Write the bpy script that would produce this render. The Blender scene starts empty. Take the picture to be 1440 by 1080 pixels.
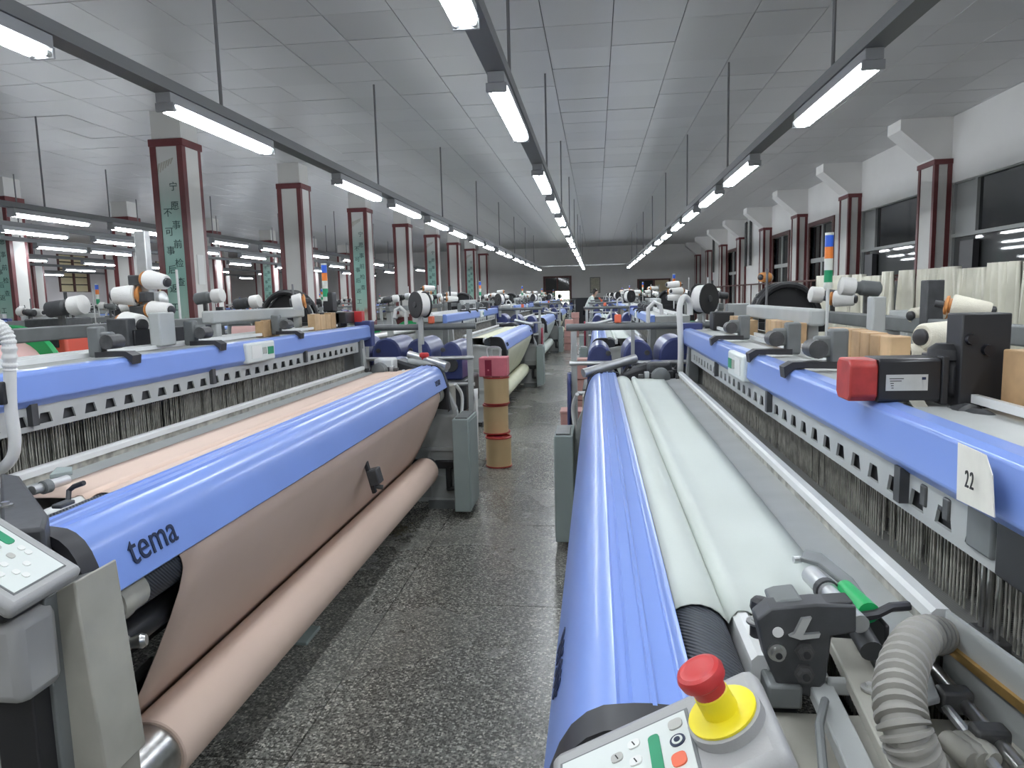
import bpy, bmesh, math, random
from mathutils import Vector, Matrix
random.seed(7)
R = math.radians
scene = bpy.context.scene
C = scene.collection
PI = math.pi

# ---------------------------------------------------------------- camera
FPX, CX, CY, H = 1000.0, 720.0, 540.0, 1.5          # focal length in pixels of a 1440x1080 frame, eye height
_Y = Vector(((838-CX)/FPX, (414-CY)/FPX, 1.0)).normalized()      # the aisle direction in camera axes (right, down, forward)
_Z = Vector((-math.sin(.010), -math.cos(.010), 0)); _Z = (_Z-_Y*_Z.dot(_Y)).normalized()
_X = _Y.cross(_Z)
if _X.x < 0: _X = -_X
cam_d = bpy.data.cameras.new('camera'); cam = bpy.data.objects.new('camera', cam_d); C.objects.link(cam)
cam_d.sensor_width = 36.0; cam_d.lens = 36.0*FPX/1440.0; cam_d.clip_start = .05; cam_d.clip_end = 200
def _w(v): return Vector((_X.dot(v), _Y.dot(v), _Z.dot(v)))
_r, _u, _b = _w(Vector((1,0,0))), _w(Vector((0,-1,0))), _w(Vector((0,0,-1)))
cam.matrix_world = Matrix(((_r.x,_u.x,_b.x,0),(_r.y,_u.y,_b.y,0),(_r.z,_u.z,_b.z,H),(0,0,0,1)))
scene.camera = cam
def W(px, py, x=None, y=None, z=None):              # photo pixel -> point on the plane x=, y= or z=
    d = _w(Vector(((px-CX)/FPX, (py-CY)/FPX, 1.0)))
    t = x/d.x if x is not None else (y/d.y if y is not None else (z-H)/d.z)
    return Vector((0,0,H)) + d*t

# ---------------------------------------------------------------- world, exposure
world = bpy.data.worlds.new('world'); scene.world = world; world.use_nodes = True
world.node_tree.nodes['Background'].inputs[0].default_value = (.55,.62,.75,1)
world.node_tree.nodes['Background'].inputs[1].default_value = .35
scene.view_settings.view_transform = 'Standard'
try: scene.view_settings.look = 'None'
except Exception: pass
scene.view_settings.gamma = 1.0
scene.view_settings.use_curve_mapping = False
scene.view_settings.exposure = 0.0
TUBE = 50.0                                          # brightness of the fluorescent tubes

# ---------------------------------------------------------------- materials
MATS = {}
def mat(name, col, rough=.5, metal=0.0, var=0.0, vscale=30.0, bump=0.0, bscale=80.0, spec=.5, emit=None, alpha=None, coat=0):
    m = bpy.data.materials.new(name); m.use_nodes = True
    nt = m.node_tree; b = nt.nodes['Principled BSDF']
    col = tuple(col)+(1,) if len(col) == 3 else col
    b.inputs['Base Color'].default_value = col
    b.inputs['Roughness'].default_value = rough; b.inputs['Metallic'].default_value = metal
    b.inputs['Specular IOR Level'].default_value = spec
    if coat: b.inputs['Coat Weight'].default_value = coat; b.inputs['Coat Roughness'].default_value = .15
    if emit: b.inputs['Emission Color'].default_value = tuple(emit[0])+(1,); b.inputs['Emission Strength'].default_value = emit[1]
    tc = None
    if var or bump:
        tc = nt.nodes.new('ShaderNodeTexCoord')
    if var:
        n = nt.nodes.new('ShaderNodeTexNoise'); n.inputs['Scale'].default_value = vscale; n.inputs['Detail'].default_value = 4
        nt.links.new(tc.outputs['Object'], n.inputs['Vector'])
        r = nt.nodes.new('ShaderNodeValToRGB')
        r.color_ramp.elements[0].position = .3; r.color_ramp.elements[1].position = .7
        r.color_ramp.elements[0].color = tuple(c*(1-var) for c in col[:3])+(1,)
        r.color_ramp.elements[1].color = tuple(min(1,c*(1+var)) for c in col[:3])+(1,)
        nt.links.new(n.outputs['Fac'], r.inputs['Fac']); nt.links.new(r.outputs['Color'], b.inputs['Base Color'])
    if bump:
        n = nt.nodes.new('ShaderNodeTexNoise'); n.inputs['Scale'].default_value = bscale
        nt.links.new(tc.outputs['Object'], n.inputs['Vector'])
        bp = nt.nodes.new('ShaderNodeBump'); bp.inputs['Strength'].default_value = bump; bp.inputs['Distance'].default_value = .01
        nt.links.new(n.outputs['Fac'], bp.inputs['Height']); nt.links.new(bp.outputs['Normal'], b.inputs['Normal'])
    MATS[name] = m
    return m
def stripes(name, c1, c2, scale, direction='Y', rough=.6, bump=.0, distort=0.0):
    m = bpy.data.materials.new(name); m.use_nodes = True; nt = m.node_tree; b = nt.nodes['Principled BSDF']
    tc = nt.nodes.new('ShaderNodeTexCoord'); w = nt.nodes.new('ShaderNodeTexWave'); w.bands_direction = direction
    w.inputs['Scale'].default_value = scale; w.inputs['Distortion'].default_value = distort
    nt.links.new(tc.outputs['Object'], w.inputs['Vector'])
    r = nt.nodes.new('ShaderNodeValToRGB'); r.color_ramp.elements[0].color = tuple(c1)+(1,); r.color_ramp.elements[1].color = tuple(c2)+(1,)
    nt.links.new(w.outputs['Fac'], r.inputs['Fac']); nt.links.new(r.outputs['Color'], b.inputs['Base Color'])
    b.inputs['Roughness'].default_value = rough
    if bump:
        bp = nt.nodes.new('ShaderNodeBump'); bp.inputs['Strength'].default_value = bump; bp.inputs['Distance'].default_value = .003
        nt.links.new(w.outputs['Fac'], bp.inputs['Height']); nt.links.new(bp.outputs['Normal'], b.inputs['Normal'])
    MATS[name] = m
    return m
M = MATS
mat('blue', (.20,.31,.70), .30, var=.03, vscale=3, coat=.25)
mat('violet', (.05,.065,.19), .35, var=.2, vscale=5)
mat('cap_black', (.028,.028,.032), .45)
mat('black', (.018,.018,.02), .45)
mat('black_gloss', (.012,.012,.015), .28)
mat('charcoal', (.05,.052,.055), .5, var=.25, vscale=25)
mat('iron', (.09,.09,.09), .45, .5, var=.3, vscale=30)
mat('steel', (.55,.55,.54), .28, 1.0, var=.12, vscale=40)
mat('alu', (.62,.63,.63), .38, .8, var=.1, vscale=20)
mat('grey', (.40,.415,.405), .5, var=.08, vscale=6)
mat('grey_dark', (.15,.16,.16), .5, var=.15, vscale=10)
mat('grey_warm', (.38,.37,.32), .55, var=.14, vscale=7)
mat('grey_green', (.27,.32,.31), .5, var=.08, vscale=4)
mat('plastic_grey', (.36,.36,.355), .42, bump=.05, bscale=400)
mat('white_paint', (.72,.73,.72), .4, var=.06, vscale=8)
mat('keypad', (.68,.72,.69), .35)
mat('key', (.76,.77,.74), .4)
mat('key_grey', (.45,.45,.42), .4)
mat('green', (.02,.27,.13), .4)
mat('green_bright', (.01,.36,.10), .4)
mat('orange', (.80,.16,.08), .4)
mat('orange_brown', (.60,.25,.07), .45, var=.2, vscale=40)
mat('red', (.52,.035,.035), .4)
mat('red_dull', (.38,.035,.03), .45, var=.2, vscale=30)
mat('yellow', (.88,.74,.02), .4)
mat('ink', (.01,.02,.06), .5)
mat('ink_black', (.02,.02,.02), .5)
mat('card', (.74,.72,.64), .7, var=.08, vscale=15)
mat('wood', (.42,.27,.14), .6, var=.22, vscale=14)
mat('wood2', (.52,.35,.19), .6, var=.18, vscale=14)
mat('yarn_white', (.80,.79,.76), .8, bump=.3, bscale=300)
mat('yarn_cream', (.76,.72,.60), .8, var=.05, bump=.3, bscale=300)
mat('cloth_peach', (.68,.52,.43), .85, var=.03, vscale=3, bump=.1, bscale=700)
mat('cloth_pale', (.55,.59,.55), .85, var=.02, vscale=3, bump=.1, bscale=700)
mat('cloth_cream', (.66,.66,.50), .85, var=.04, vscale=3)
mat('cloth_pink', (.78,.50,.47), .85, var=.04, vscale=6)
mat('maroon', (.28,.02,.05), .7, var=.15, vscale=8)
mat('pink', (.66,.18,.22), .6, var=.08, vscale=8)
mat('pink_pale', (.64,.36,.32), .65, var=.1, vscale=6)
mat('tan_can', (.66,.49,.27), .4, .25, var=.06, vscale=4)
mat('can_rim', (.42,.05,.04), .4)
mat('col_red', (.135,.03,.032), .4, var=.15, vscale=6)
mat('col_white', (.62,.61,.58), .5, var=.04, vscale=2)
mat('wall', (.76,.75,.73), .8, var=.04, vscale=1.2)
mat('wall_left', (.76,.73,.74), .8, var=.03, vscale=1.2)
mat('dado', (.085,.09,.10), .6, var=.1, vscale=2)
mat('dark_glass', (.012,.014,.016), .05, spec=.8)
mat('brown_frame', (.11,.045,.04), .45, var=.1, vscale=8)
mat('track', (.20,.205,.21), .5, .3)
mat('rod', (.16,.16,.165), .5)
mat('tube', (.95,.97,1), .5, emit=((.90,.95,1.0), TUBE))
mat('housing', (.34,.35,.36), .45)
mat('hose', (.27,.26,.235), .6, var=.08, vscale=20)
mat('hose_pale', (.68,.68,.66), .5)
mat('brass', (.60,.38,.13), .35, .7, var=.2, vscale=20)
mat('lamp_blue', (.03,.12,.62), .3); mat('lamp_orange', (.80,.22,.04), .3); mat('lamp_white', (.72,.74,.68), .3); mat('lamp_green', (.02,.32,.14), .3)
mat('skin', (.55,.36,.27), .6); mat('hair', (.02,.016,.015), .6); mat('shirt', (.66,.74,.70), .8); mat('trousers', (.02,.022,.03), .8)
mat('rug', (.10,.09,.06), .9, var=.5, vscale=60)
mat('daylight', (1,1,1), .5, emit=((.92,1.0,.80), 5.0))
mat('poster', (.50,.48,.38), .6, var=.2, vscale=12)
mat('paper', (.78,.78,.76), .7)
mat('heald', (.36,.35,.31), .5, .15, var=.4, vscale=30)
stripes('ribbed', (.012,.015,.022), (.05,.06,.075), 60, 'DIAGONAL', .5, .6)
stripes('warp', (.15,.15,.14), (.30,.30,.29), 40, 'Y', .7, .2)
stripes('coil', (.07,.07,.06), (.42,.41,.36), 30, 'Y', .5, .5)
# column picture panel: pale at the top, sea green in the middle, sandy at the foot
def panel_mat():
    m = bpy.data.materials.new('panel_print'); m.use_nodes = True; nt = m.node_tree; b = nt.nodes['Principled BSDF']
    tc = nt.nodes.new('ShaderNodeTexCoord'); s = nt.nodes.new('ShaderNodeSeparateXYZ'); nt.links.new(tc.outputs['Generated'], s.inputs[0])
    n = nt.nodes.new('ShaderNodeTexNoise'); n.inputs['Scale'].default_value = 5
    a = nt.nodes.new('ShaderNodeMath'); a.operation = 'MULTIPLY_ADD'; a.inputs[1].default_value = .12; nt.links.new(n.outputs['Fac'], a.inputs[0]); nt.links.new(s.outputs['Z'], a.inputs[2])
    r = nt.nodes.new('ShaderNodeValToRGB'); e = r.color_ramp.elements
    e[0].position = .0; e[0].color = (.60,.58,.50,1); e[1].position = 1; e[1].color = (.60,.60,.58,1)
    for p, c in ((.10,(.52,.50,.42,1)),(.14,(.38,.22,.16,1)),(.18,(.40,.55,.47,1)),(.40,(.26,.50,.42,1)),(.65,(.30,.52,.45,1)),(.86,(.52,.57,.53,1))):
        x = e.new(p); x.color = c
    nt.links.new(a.outputs[0], r.inputs['Fac']); nt.links.new(r.outputs['Color'], b.inputs['Base Color']); b.inputs['Roughness'].default_value = .3
    M['panel_print'] = m
panel_mat()
def terrazzo():
    m = bpy.data.materials.new('terrazzo'); m.use_nodes = True; nt = m.node_tree; b = nt.nodes['Principled BSDF']
    g = nt.nodes.new('ShaderNodeNewGeometry')
    v = nt.nodes.new('ShaderNodeTexVoronoi'); v.inputs['Scale'].default_value = 110; nt.links.new(g.outputs['Position'], v.inputs['Vector'])
    v2 = nt.nodes.new('ShaderNodeTexVoronoi'); v2.inputs['Scale'].default_value = 230; nt.links.new(g.outputs['Position'], v2.inputs['Vector'])
    ramp = nt.nodes.new('ShaderNodeValToRGB'); ramp.color_ramp.interpolation = 'CONSTANT'; e = ramp.color_ramp.elements
    e[0].position = 0; e[0].color = (.090,.089,.079,1); e[1].position = .46; e[1].color = (.185,.182,.163,1)
    for p, c in ((.66,(.31,.305,.27,1)),(.84,(.46,.45,.40,1)),(.94,(.56,.54,.47,1))):
        x = e.new(p); x.color = c
    sp = nt.nodes.new('ShaderNodeSeparateColor'); nt.links.new(v.outputs['Color'], sp.inputs[0])
    nt.links.new(sp.outputs[0], ramp.inputs['Fac'])
    edge = nt.nodes.new('ShaderNodeMath'); edge.operation = 'LESS_THAN'; edge.inputs[1].default_value = .62; nt.links.new(v.outputs['Distance'], edge.inputs[0])
    r2 = nt.nodes.new('ShaderNodeValToRGB'); r2.color_ramp.elements[0].color = (.10,.099,.088,1); r2.color_ramp.elements[1].color = (.31,.305,.275,1)
    s2 = nt.nodes.new('ShaderNodeSeparateColor'); nt.links.new(v2.outputs['Color'], s2.inputs[0]); nt.links.new(s2.outputs[1], r2.inputs['Fac'])
    mx = nt.nodes.new('ShaderNodeMix'); mx.data_type = 'RGBA'; nt.links.new(edge.outputs[0], mx.inputs['Factor'])
    nt.links.new(r2.outputs['Color'], mx.inputs['A']); nt.links.new(ramp.outputs['Color'], mx.inputs['B'])
    n = nt.nodes.new('ShaderNodeTexNoise'); n.inputs['Scale'].default_value = .9; n.inputs['Detail'].default_value = 5; nt.links.new(g.outputs['Position'], n.inputs['Vector'])
    mr = nt.nodes.new('ShaderNodeMapRange'); mr.inputs['From Min'].default_value = .3; mr.inputs['From Max'].default_value = .7; mr.inputs['To Min'].default_value = .85; mr.inputs['To Max'].default_value = 1.15
    nt.links.new(n.outputs['Fac'], mr.inputs['Value'])
    m2 = nt.nodes.new('ShaderNodeMix'); m2.data_type = 'RGBA'; m2.blend_type = 'MULTIPLY'; m2.inputs['Factor'].default_value = 1
    nt.links.new(mx.outputs['Result'], m2.inputs['A']); nt.links.new(mr.outputs['Result'], m2.inputs['B'])
    nt.links.new(m2.outputs['Result'], b.inputs['Base Color'])
    mr2 = nt.nodes.new('ShaderNodeMapRange'); mr2.inputs['To Min'].default_value = .18; mr2.inputs['To Max'].default_value = .36
    nt.links.new(n.outputs['Fac'], mr2.inputs['Value']); nt.links.new(mr2.outputs['Result'], b.inputs['Roughness'])
    M['terrazzo'] = m
terrazzo()
def tile_mat():
    m = bpy.data.materials.new('ceiling_tile'); m.use_nodes = True; nt = m.node_tree; b = nt.nodes['Principled BSDF']
    oi = nt.nodes.new('ShaderNodeObjectInfo'); mr = nt.nodes.new('ShaderNodeMapRange'); mr.inputs['To Min'].default_value = .55; mr.inputs['To Max'].default_value = .61
    nt.links.new(oi.outputs['Random'], mr.inputs['Value'])
    cc = nt.nodes.new('ShaderNodeCombineColor')
    for i in range(3): nt.links.new(mr.outputs['Result'], cc.inputs[i])
    nt.links.new(cc.outputs[0], b.inputs['Base Color']); b.inputs['Roughness'].default_value = .38; b.inputs['Metallic'].default_value = 0
    M['ceiling_tile'] = m
tile_mat()
mat('grid', (.10,.10,.105), .6)

# ---------------------------------------------------------------- mesh helpers
class MB:
    def __init__(s): s.v = []; s.f = []
    def add(s, vs, fs):
        o = len(s.v); s.v += [tuple(p) for p in vs]; s.f += [tuple(i+o for i in f) for f in fs]; return s
    def box(s, a, b):
        x0,x1 = sorted((a[0],b[0])); y0,y1 = sorted((a[1],b[1])); z0,z1 = sorted((a[2],b[2]))
        return s.add([(x0,y0,z0),(x1,y0,z0),(x1,y1,z0),(x0,y1,z0),(x0,y0,z1),(x1,y0,z1),(x1,y1,z1),(x0,y1,z1)],
                     [(0,3,2,1),(4,5,6,7),(0,1,5,4),(1,2,6,5),(2,3,7,6),(3,0,4,7)])
    def obox(s, c, ax, ay, az, sx, sy, sz):          # oriented box: centre, three axes, full sizes
        c = Vector(c); ax, ay, az = Vector(ax).normalized(), Vector(ay).normalized(), Vector(az).normalized()
        vs = [c+ax*sx/2*i+ay*sy/2*j+az*sz/2*k for k in (-1,1) for i, j in ((-1,-1),(1,-1),(1,1),(-1,1))]
        return s.add(vs, [(0,3,2,1),(4,5,6,7),(0,1,5,4),(1,2,6,5),(2,3,7,6),(3,0,4,7)])
    def bar(s, a, b, w, h=None):                     # square bar between two points
        a, b = Vector(a), Vector(b); d = (b-a).normalized(); up = Vector((0,0,1)) if abs(d.z) < .9 else Vector((1,0,0))
        x = d.cross(up).normalized(); z = x.cross(d)
        return s.obox((a+b)/2, x, d, z, w, (b-a).length, h or w)
    def cone(s, a, b, r0, r1, n=16, caps=True):
        a, b = Vector(a), Vector(b); d = (b-a).normalized(); up = Vector((0,0,1)) if abs(d.z) < .9 else Vector((1,0,0))
        x = d.cross(up).normalized(); y = d.cross(x)
        vs = []
        for c, r in ((a,r0),(b,r1)):
            vs += [c+(x*math.cos(2*PI*i/n)+y*math.sin(2*PI*i/n))*r for i in range(n)]
        fs = [(i,(i+1)%n,n+(i+1)%n,n+i) for i in range(n)]
        if caps: fs += [tuple(range(n-1,-1,-1)), tuple(range(n,2*n))]
        return s.add(vs, fs)
    def cyl(s, a, b, r, n=16): return s.cone(a, b, r, r, n)
    def lathe(s, a, d, prof, n=20):                  # profile (distance along d, radius) about an axis
        a = Vector(a); d = Vector(d).normalized(); up = Vector((0,0,1)) if abs(d.z) < .9 else Vector((1,0,0))
        x = d.cross(up).normalized(); y = d.cross(x); vs = []
        for t, r in prof:
            vs += [a+d*t+(x*math.cos(2*PI*i/n)+y*math.sin(2*PI*i/n))*r for i in range(n)]
        fs = []
        for k in range(len(prof)-1):
            fs += [(k*n+i, k*n+(i+1)%n, (k+1)*n+(i+1)%n, (k+1)*n+i) for i in range(n)]
        fs += [tuple(range(n-1,-1,-1)), tuple(range((len(prof)-1)*n, len(prof)*n))]
        return s.add(vs, fs)
    def prism(s, pts, off):                          # polygon (3D points) pushed along off
        n = len(pts); off = Vector(off); pts = [Vector(p) for p in pts]
        vs = pts+[p+off for p in pts]
        fs = [tuple(range(n-1,-1,-1)), tuple(range(n,2*n))]+[(i,(i+1)%n,n+(i+1)%n,n+i) for i in range(n)]
        return s.add(vs, fs)
    def sheet(s, rows, thick=None):                  # grid of points
        n = len(rows[0]); vs = [p for r in rows for p in r]
        fs = [(k*n+i, k*n+i+1, (k+1)*n+i+1, (k+1)*n+i) for k in range(len(rows)-1) for i in range(n-1)]
        return s.add(vs, fs)
    def tube(s, pts, r, n=10, radii=None, caps=True):
        pts = [Vector(p) for p in pts]; rings = []; up = Vector((0.13,.31,.94)).normalized(); x = None
        for i, p in enumerate(pts):
            d = (pts[min(i+1,len(pts)-1)]-pts[max(i-1,0)]).normalized()
            if x is None:
                x = d.cross(up).normalized()
            else:
                x = (x-d*x.dot(d)).normalized()
            y = d.cross(x); rr = radii[i] if radii else r
            rings.append([p+(x*math.cos(2*PI*k/n)+y*math.sin(2*PI*k/n))*rr for k in range(n)])
        vs = [p for g in rings for p in g]
        fs = [(k*n+i,k*n+(i+1)%n,(k+1)*n+(i+1)%n,(k+1)*n+i) for k in range(len(rings)-1) for i in range(n)]
        if caps: fs += [tuple(range(n-1,-1,-1)), tuple(range((len(rings)-1)*n, len(rings)*n))]
        return s.add(vs, fs)
    def build(s, name, m, parent=None, smooth=True, bevel=0, loc=None, solid=0, ang=35):
        me = bpy.data.meshes.new(name); o = bpy.data.objects.new(name, me); C.objects.link(o)
        org = Vector((0,0,0))
        if parent is not None:
            org = Vector(parent['_org']) if '_org' in parent else Vector((0,0,0))
            o.parent = parent
        elif loc is not None:
            org = Vector(loc); o.location = org
        o['_org'] = tuple(org)
        me.from_pydata([tuple(Vector(p)-org) for p in s.v], [], s.f); me.update()
        bm = bmesh.new(); bm.from_mesh(me); bmesh.ops.recalc_face_normals(bm, faces=bm.faces); bm.to_mesh(me); bm.free()
        if smooth:
            me.polygons.foreach_set('use_smooth', [True]*len(me.polygons)); me.set_sharp_from_angle(angle=R(ang))
        me.materials.append(M[m])
        if solid:
            md = o.modifiers.new('solid', 'SOLIDIFY'); md.thickness = solid; md.offset = 0
        if bevel:
            md = o.modifiers.new('bevel', 'BEVEL'); md.width = bevel; md.segments = 2; md.limit_method = 'ANGLE'; md.angle_limit = R(40)
        return o
def empty(name, loc, label=None, cat=None, group=None, kind=None):
    o = bpy.data.objects.new(name, None); C.objects.link(o); o.location = loc; o['_org'] = tuple(loc); o.empty_display_size = .1
    tag(o, label, cat, group, kind); return o
def tag(o, label=None, cat=None, group=None, kind=None):
    if label: o['label'] = label
    if cat: o['category'] = cat
    if group: o['group'] = group
    if kind: o['kind'] = kind
    return o
KIDS = {}
def kids(o): return [c for c in o.children]
def copy_tree(o, parent=None, skip=()):
    c = o.copy(); C.objects.link(c); c.parent = parent
    for ch in list(o.children):
        if ch.get('_near') or any(ch.name.split('.')[0] == k for k in skip): continue
        copy_tree(ch, c, skip)
    return c
def text_mesh(body, size, name, m, parent, origin, xdir, ydir, depth=.0008, spacing=1.0, align='LEFT', scale=(1,1)):
    cu = bpy.data.curves.new(name+'_curve', 'FONT'); cu.body = body; cu.size = size; cu.extrude = depth; cu.space_character = spacing; cu.align_x = align
    t = bpy.data.objects.new(name+'_tmp', cu); C.objects.link(t)
    dg = bpy.context.evaluated_depsgraph_get(); me = bpy.data.meshes.new_from_object(t.evaluated_get(dg))
    bpy.data.objects.remove(t)
    x = Vector(xdir).normalized(); y = Vector(ydir); y = (y-x*y.dot(x)).normalized(); zz = x.cross(y)
    org = Vector(parent['_org']) if parent is not None else Vector((0,0,0))
    o0 = Vector(origin)-org
    for v in me.vertices: v.co = o0+x*v.co.x*scale[0]+y*v.co.y*scale[1]+zz*v.co.z
    o = bpy.data.objects.new(name, me); C.objects.link(o); o.parent = parent; me.name = name
    me.materials.clear(); me.materials.append(M[m]); o['_org'] = tuple(org)
    return o

# ---------------------------------------------------------------- the hall
XL, XR, YN, YF, ZC = -20.5, 5.0, -2.5, 36.0, 3.85
# floor: slabs of terrazzo with open joints over a dark bed
fl = tag(MB().box((XL,YN,-.12),(XR,YF,-.012)).build('floor', 'grid', loc=(0,0,0)), kind='structure')
SX, SY = 2.44, 1.22
slab = None; stuffb = MB()
xs = [-1.02+SX*i for i in range(-8,4)]; ys = [.85+SY*j for j in range(-3,33)]
for j, y in enumerate(ys):
    for i, x in enumerate(xs):
        x0, x1 = max(x,XL), min(x+SX,XR); y1 = min(y+SY,YF)
        if x1-x0 < .05 or y1-y < .05: continue
        full = abs(x1-x0-SX) < 1e-6 and abs(y1-y-SY) < 1e-6
        if full and -4 < x < 3 and y < 34:
            if slab is None:
                slab = MB().box((.0025,.0025,-.011),(SX-.0025,SY-.0025,0)).build('floor_slab', 'terrazzo', fl, smooth=False); o = slab
            else:
                o = slab.copy(); C.objects.link(o)
            o.location = (x,y,0)
        else:
            stuffb.box((x0+.002,y+.002,-.011),(x1-.002,y1-.002,0))
tag(stuffb.build('floor_slabs_beyond', 'terrazzo', fl, smooth=False), kind='stuff')
# ceiling: lay-in tiles under a dark grid
ce = tag(MB().box((XL-.2,YN,ZC+.015),(XR+.2,YF+.2,ZC+.12)).build('ceiling', 'grid', loc=(0,0,0)), kind='structure')
T = .6; tiles = []; stuffb = MB()
for j in range(int((YF-YN)/T)+1):
    for i in range(int((XR-XL)/T)+2):
        x = -.432+T*(i-34); y = YN+.1+T*j
        if x+T < XL or x > XR or y > YF: continue
        d = math.hypot(x-.0, y)
        vis = y > 5.2 and abs(x+.6) < y*.85
        tiles.append((d if vis else 999, x, y))
tiles.sort(); proto = None
for k, (d, x, y) in enumerate(tiles):
    if k < 300 and d < 900:
        if proto is None:
            proto = MB().box((.004,.004,0),(T-.004,T-.004,.016)).build('ceiling_tile', 'ceiling_tile', ce, smooth=False); o = proto
        else:
            o = proto.copy(); C.objects.link(o)
        o.location = (x,y,ZC+random.uniform(-.003,.002)); o.rotation_euler = (random.uniform(-.003,.003),random.uniform(-.003,.003),0)
    else:
        stuffb.box((max(x,XL)+.004,y+.004,ZC),(min(x+T,XR)-.004,min(y+T,YF)-.004,ZC+.016))
tag(stuffb.build('ceiling_tiles_beyond', 'ceiling_tile', ce, smooth=False), kind='stuff')

# far wall with dado, a glazed door with daylight behind and a dark window
DX0, DX1, DZ = -2.62, -1.20, 2.46
WX0, WX1, WZ0, WZ1 = 2.03, 3.65, 1.37, 2.20
wf = tag(MB().box((XL,YF,0),(DX0,YF+.2,ZC)).box((DX1,YF,0),(WX0,YF+.2,ZC)).box((WX1,YF,0),(XR+.2,YF+.2,ZC))
    .box((DX0,YF,DZ),(DX1,YF+.2,ZC)).box((WX0,YF,WZ1),(WX1,YF+.2,ZC)).box((WX0,YF,0),(WX1,YF+.2,WZ0)).build('wall_far', 'wall', loc=(0,YF,0), smooth=False), kind='structure')
tag(MB().box((XL,YF-.012,0),(DX0,YF,1.35)).box((DX1,YF-.012,0),(XR,YF,1.35)).build('trim_1', 'dado', loc=(0,YF,0), smooth=False), kind='structure')
d1 = tag(MB().box((DX0,YF-.03,0),(DX0+.12,YF+.06,DZ)).box((DX1-.12,YF-.03,0),(DX1,YF+.06,DZ)).box((DX0+.12,YF-.03,DZ-.1),(DX1-.12,YF+.06,DZ)).box((-1.95,YF-.02,1.74),(-1.87,YF+.04,DZ-.1)).box((DX0+.12,YF-.02,1.70),(DX1-.12,YF+.04,1.76)).build('door_1', 'brown_frame', loc=(-1.9,YF,0), smooth=False), kind='structure')
MB().box((DX0+.12,YF+.02,1.76),(DX1-.12,YF+.03,DZ-.1)).build('upper_pane', 'dark_glass', d1, smooth=False)
MB().box((DX0+.12,YF+.02,0),(DX1-.12,YF+.03,1.05)).build('lower_pane', 'dark_glass', d1, smooth=False)
MB().box((DX0+.12,YF+.02,1.05),(-2.02,YF+.03,1.70)).build('side_pane', 'dark_glass', d1, smooth=False)
MB().box((-2.02,YF+.02,1.05),(DX1-.12,YF+.03,1.70)).build('bright_pane', 'daylight', d1, smooth=False)
w1 = tag(MB().box((WX0,YF-.03,WZ0),(WX1,YF+.04,WZ0+.07)).box((WX0,YF-.03,WZ1-.08),(WX1,YF+.04,WZ1)).box((WX0,YF-.03,WZ0+.07),(WX0+.09,YF+.04,WZ1-.08)).box((WX1-.09,YF-.03,WZ0+.07),(WX1,YF+.04,WZ1-.08)).box((2.8,YF-.03,WZ0+.07),(2.89,YF+.04,WZ1-.08)).build('window_1', 'brown_frame', loc=(2.8,YF,WZ0), smooth=False), kind='structure')
MB().box((WX0+.09,YF+.02,WZ0+.07),(2.8,YF+.03,WZ1-.08)).build('pane', 'dark_glass', w1, smooth=False)
mat('blind', (.62,.52,.33), .7)
MB().box((2.89,YF+.02,WZ0+.07),(WX1-.09,YF+.03,WZ1-.08)).build('blind', 'blind', w1, smooth=False)
nb = empty('notice_board', (-.04,YF-.03,1.6), 'small framed notice hung on the far wall above the dark dado', 'notice')
MB().box((-.26,YF-.03,1.6),(.19,YF-.005,2.32)).build('board', 'poster', nb, smooth=False)
MB().box((-.29,YF-.04,1.57),(.22,YF-.03,1.6)).box((-.29,YF-.04,2.32),(.22,YF-.03,2.35)).box((-.29,YF-.04,1.6),(-.26,YF-.03,2.32)).box((.19,YF-.04,1.6),(.22,YF-.03,2.32)).build('frame', 'grey_dark', nb, smooth=False)
# near and left walls
tag(MB().box((XL,YN-.2,0),(XR,YN,ZC)).build('wall_near', 'wall', loc=(0,YN,0), smooth=False), kind='structure')
LWY = [(13+6.2*k) for k in range(4)]
b = MB(); yy = YN
for y in LWY:
    b.box((XL-.2,yy,0),(XL,y,ZC)).box((XL-.2,y,0),(XL,y+1.7,2.1)).box((XL-.2,y,3.55),(XL,y+1.7,ZC)); yy = y+1.7
b.box((XL-.2,yy,0),(XL,YF,ZC))
tag(b.build('wall_left', 'wall_left', loc=(XL,0,0), smooth=False), kind='structure')
tag(MB().box((XL,YN,0),(XL+.012,YF,1.15)).build('trim_2', 'pink_pale', loc=(XL,0,0), smooth=False), kind='structure')
mat('yellow_light', (.75,.66,.42), .7)
for k, y in enumerate(LWY):
    w = tag(MB().box((XL-.05,y,2.1),(XL+.03,y+.09,3.55)).box((XL-.05,y+1.61,2.1),(XL+.03,y+1.7,3.55)).box((XL-.05,y+.8,2.1),(XL+.02,y+.88,3.55)).build('window_%d' % (k+2), 'brown_frame', loc=(XL,y,2.1), smooth=False), kind='structure')
    for q in range(5): MB().box((XL-.06,y+.09,2.12+.29*q),(XL-.04,y+1.61,2.37+.29*q)).build('shutter_slat', 'yellow_light', w, smooth=False)
    MB().box((XL-.1,y,2.1),(XL-.08,y+1.7,3.55)).build('pane', 'dark_glass', w, smooth=False)

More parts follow.
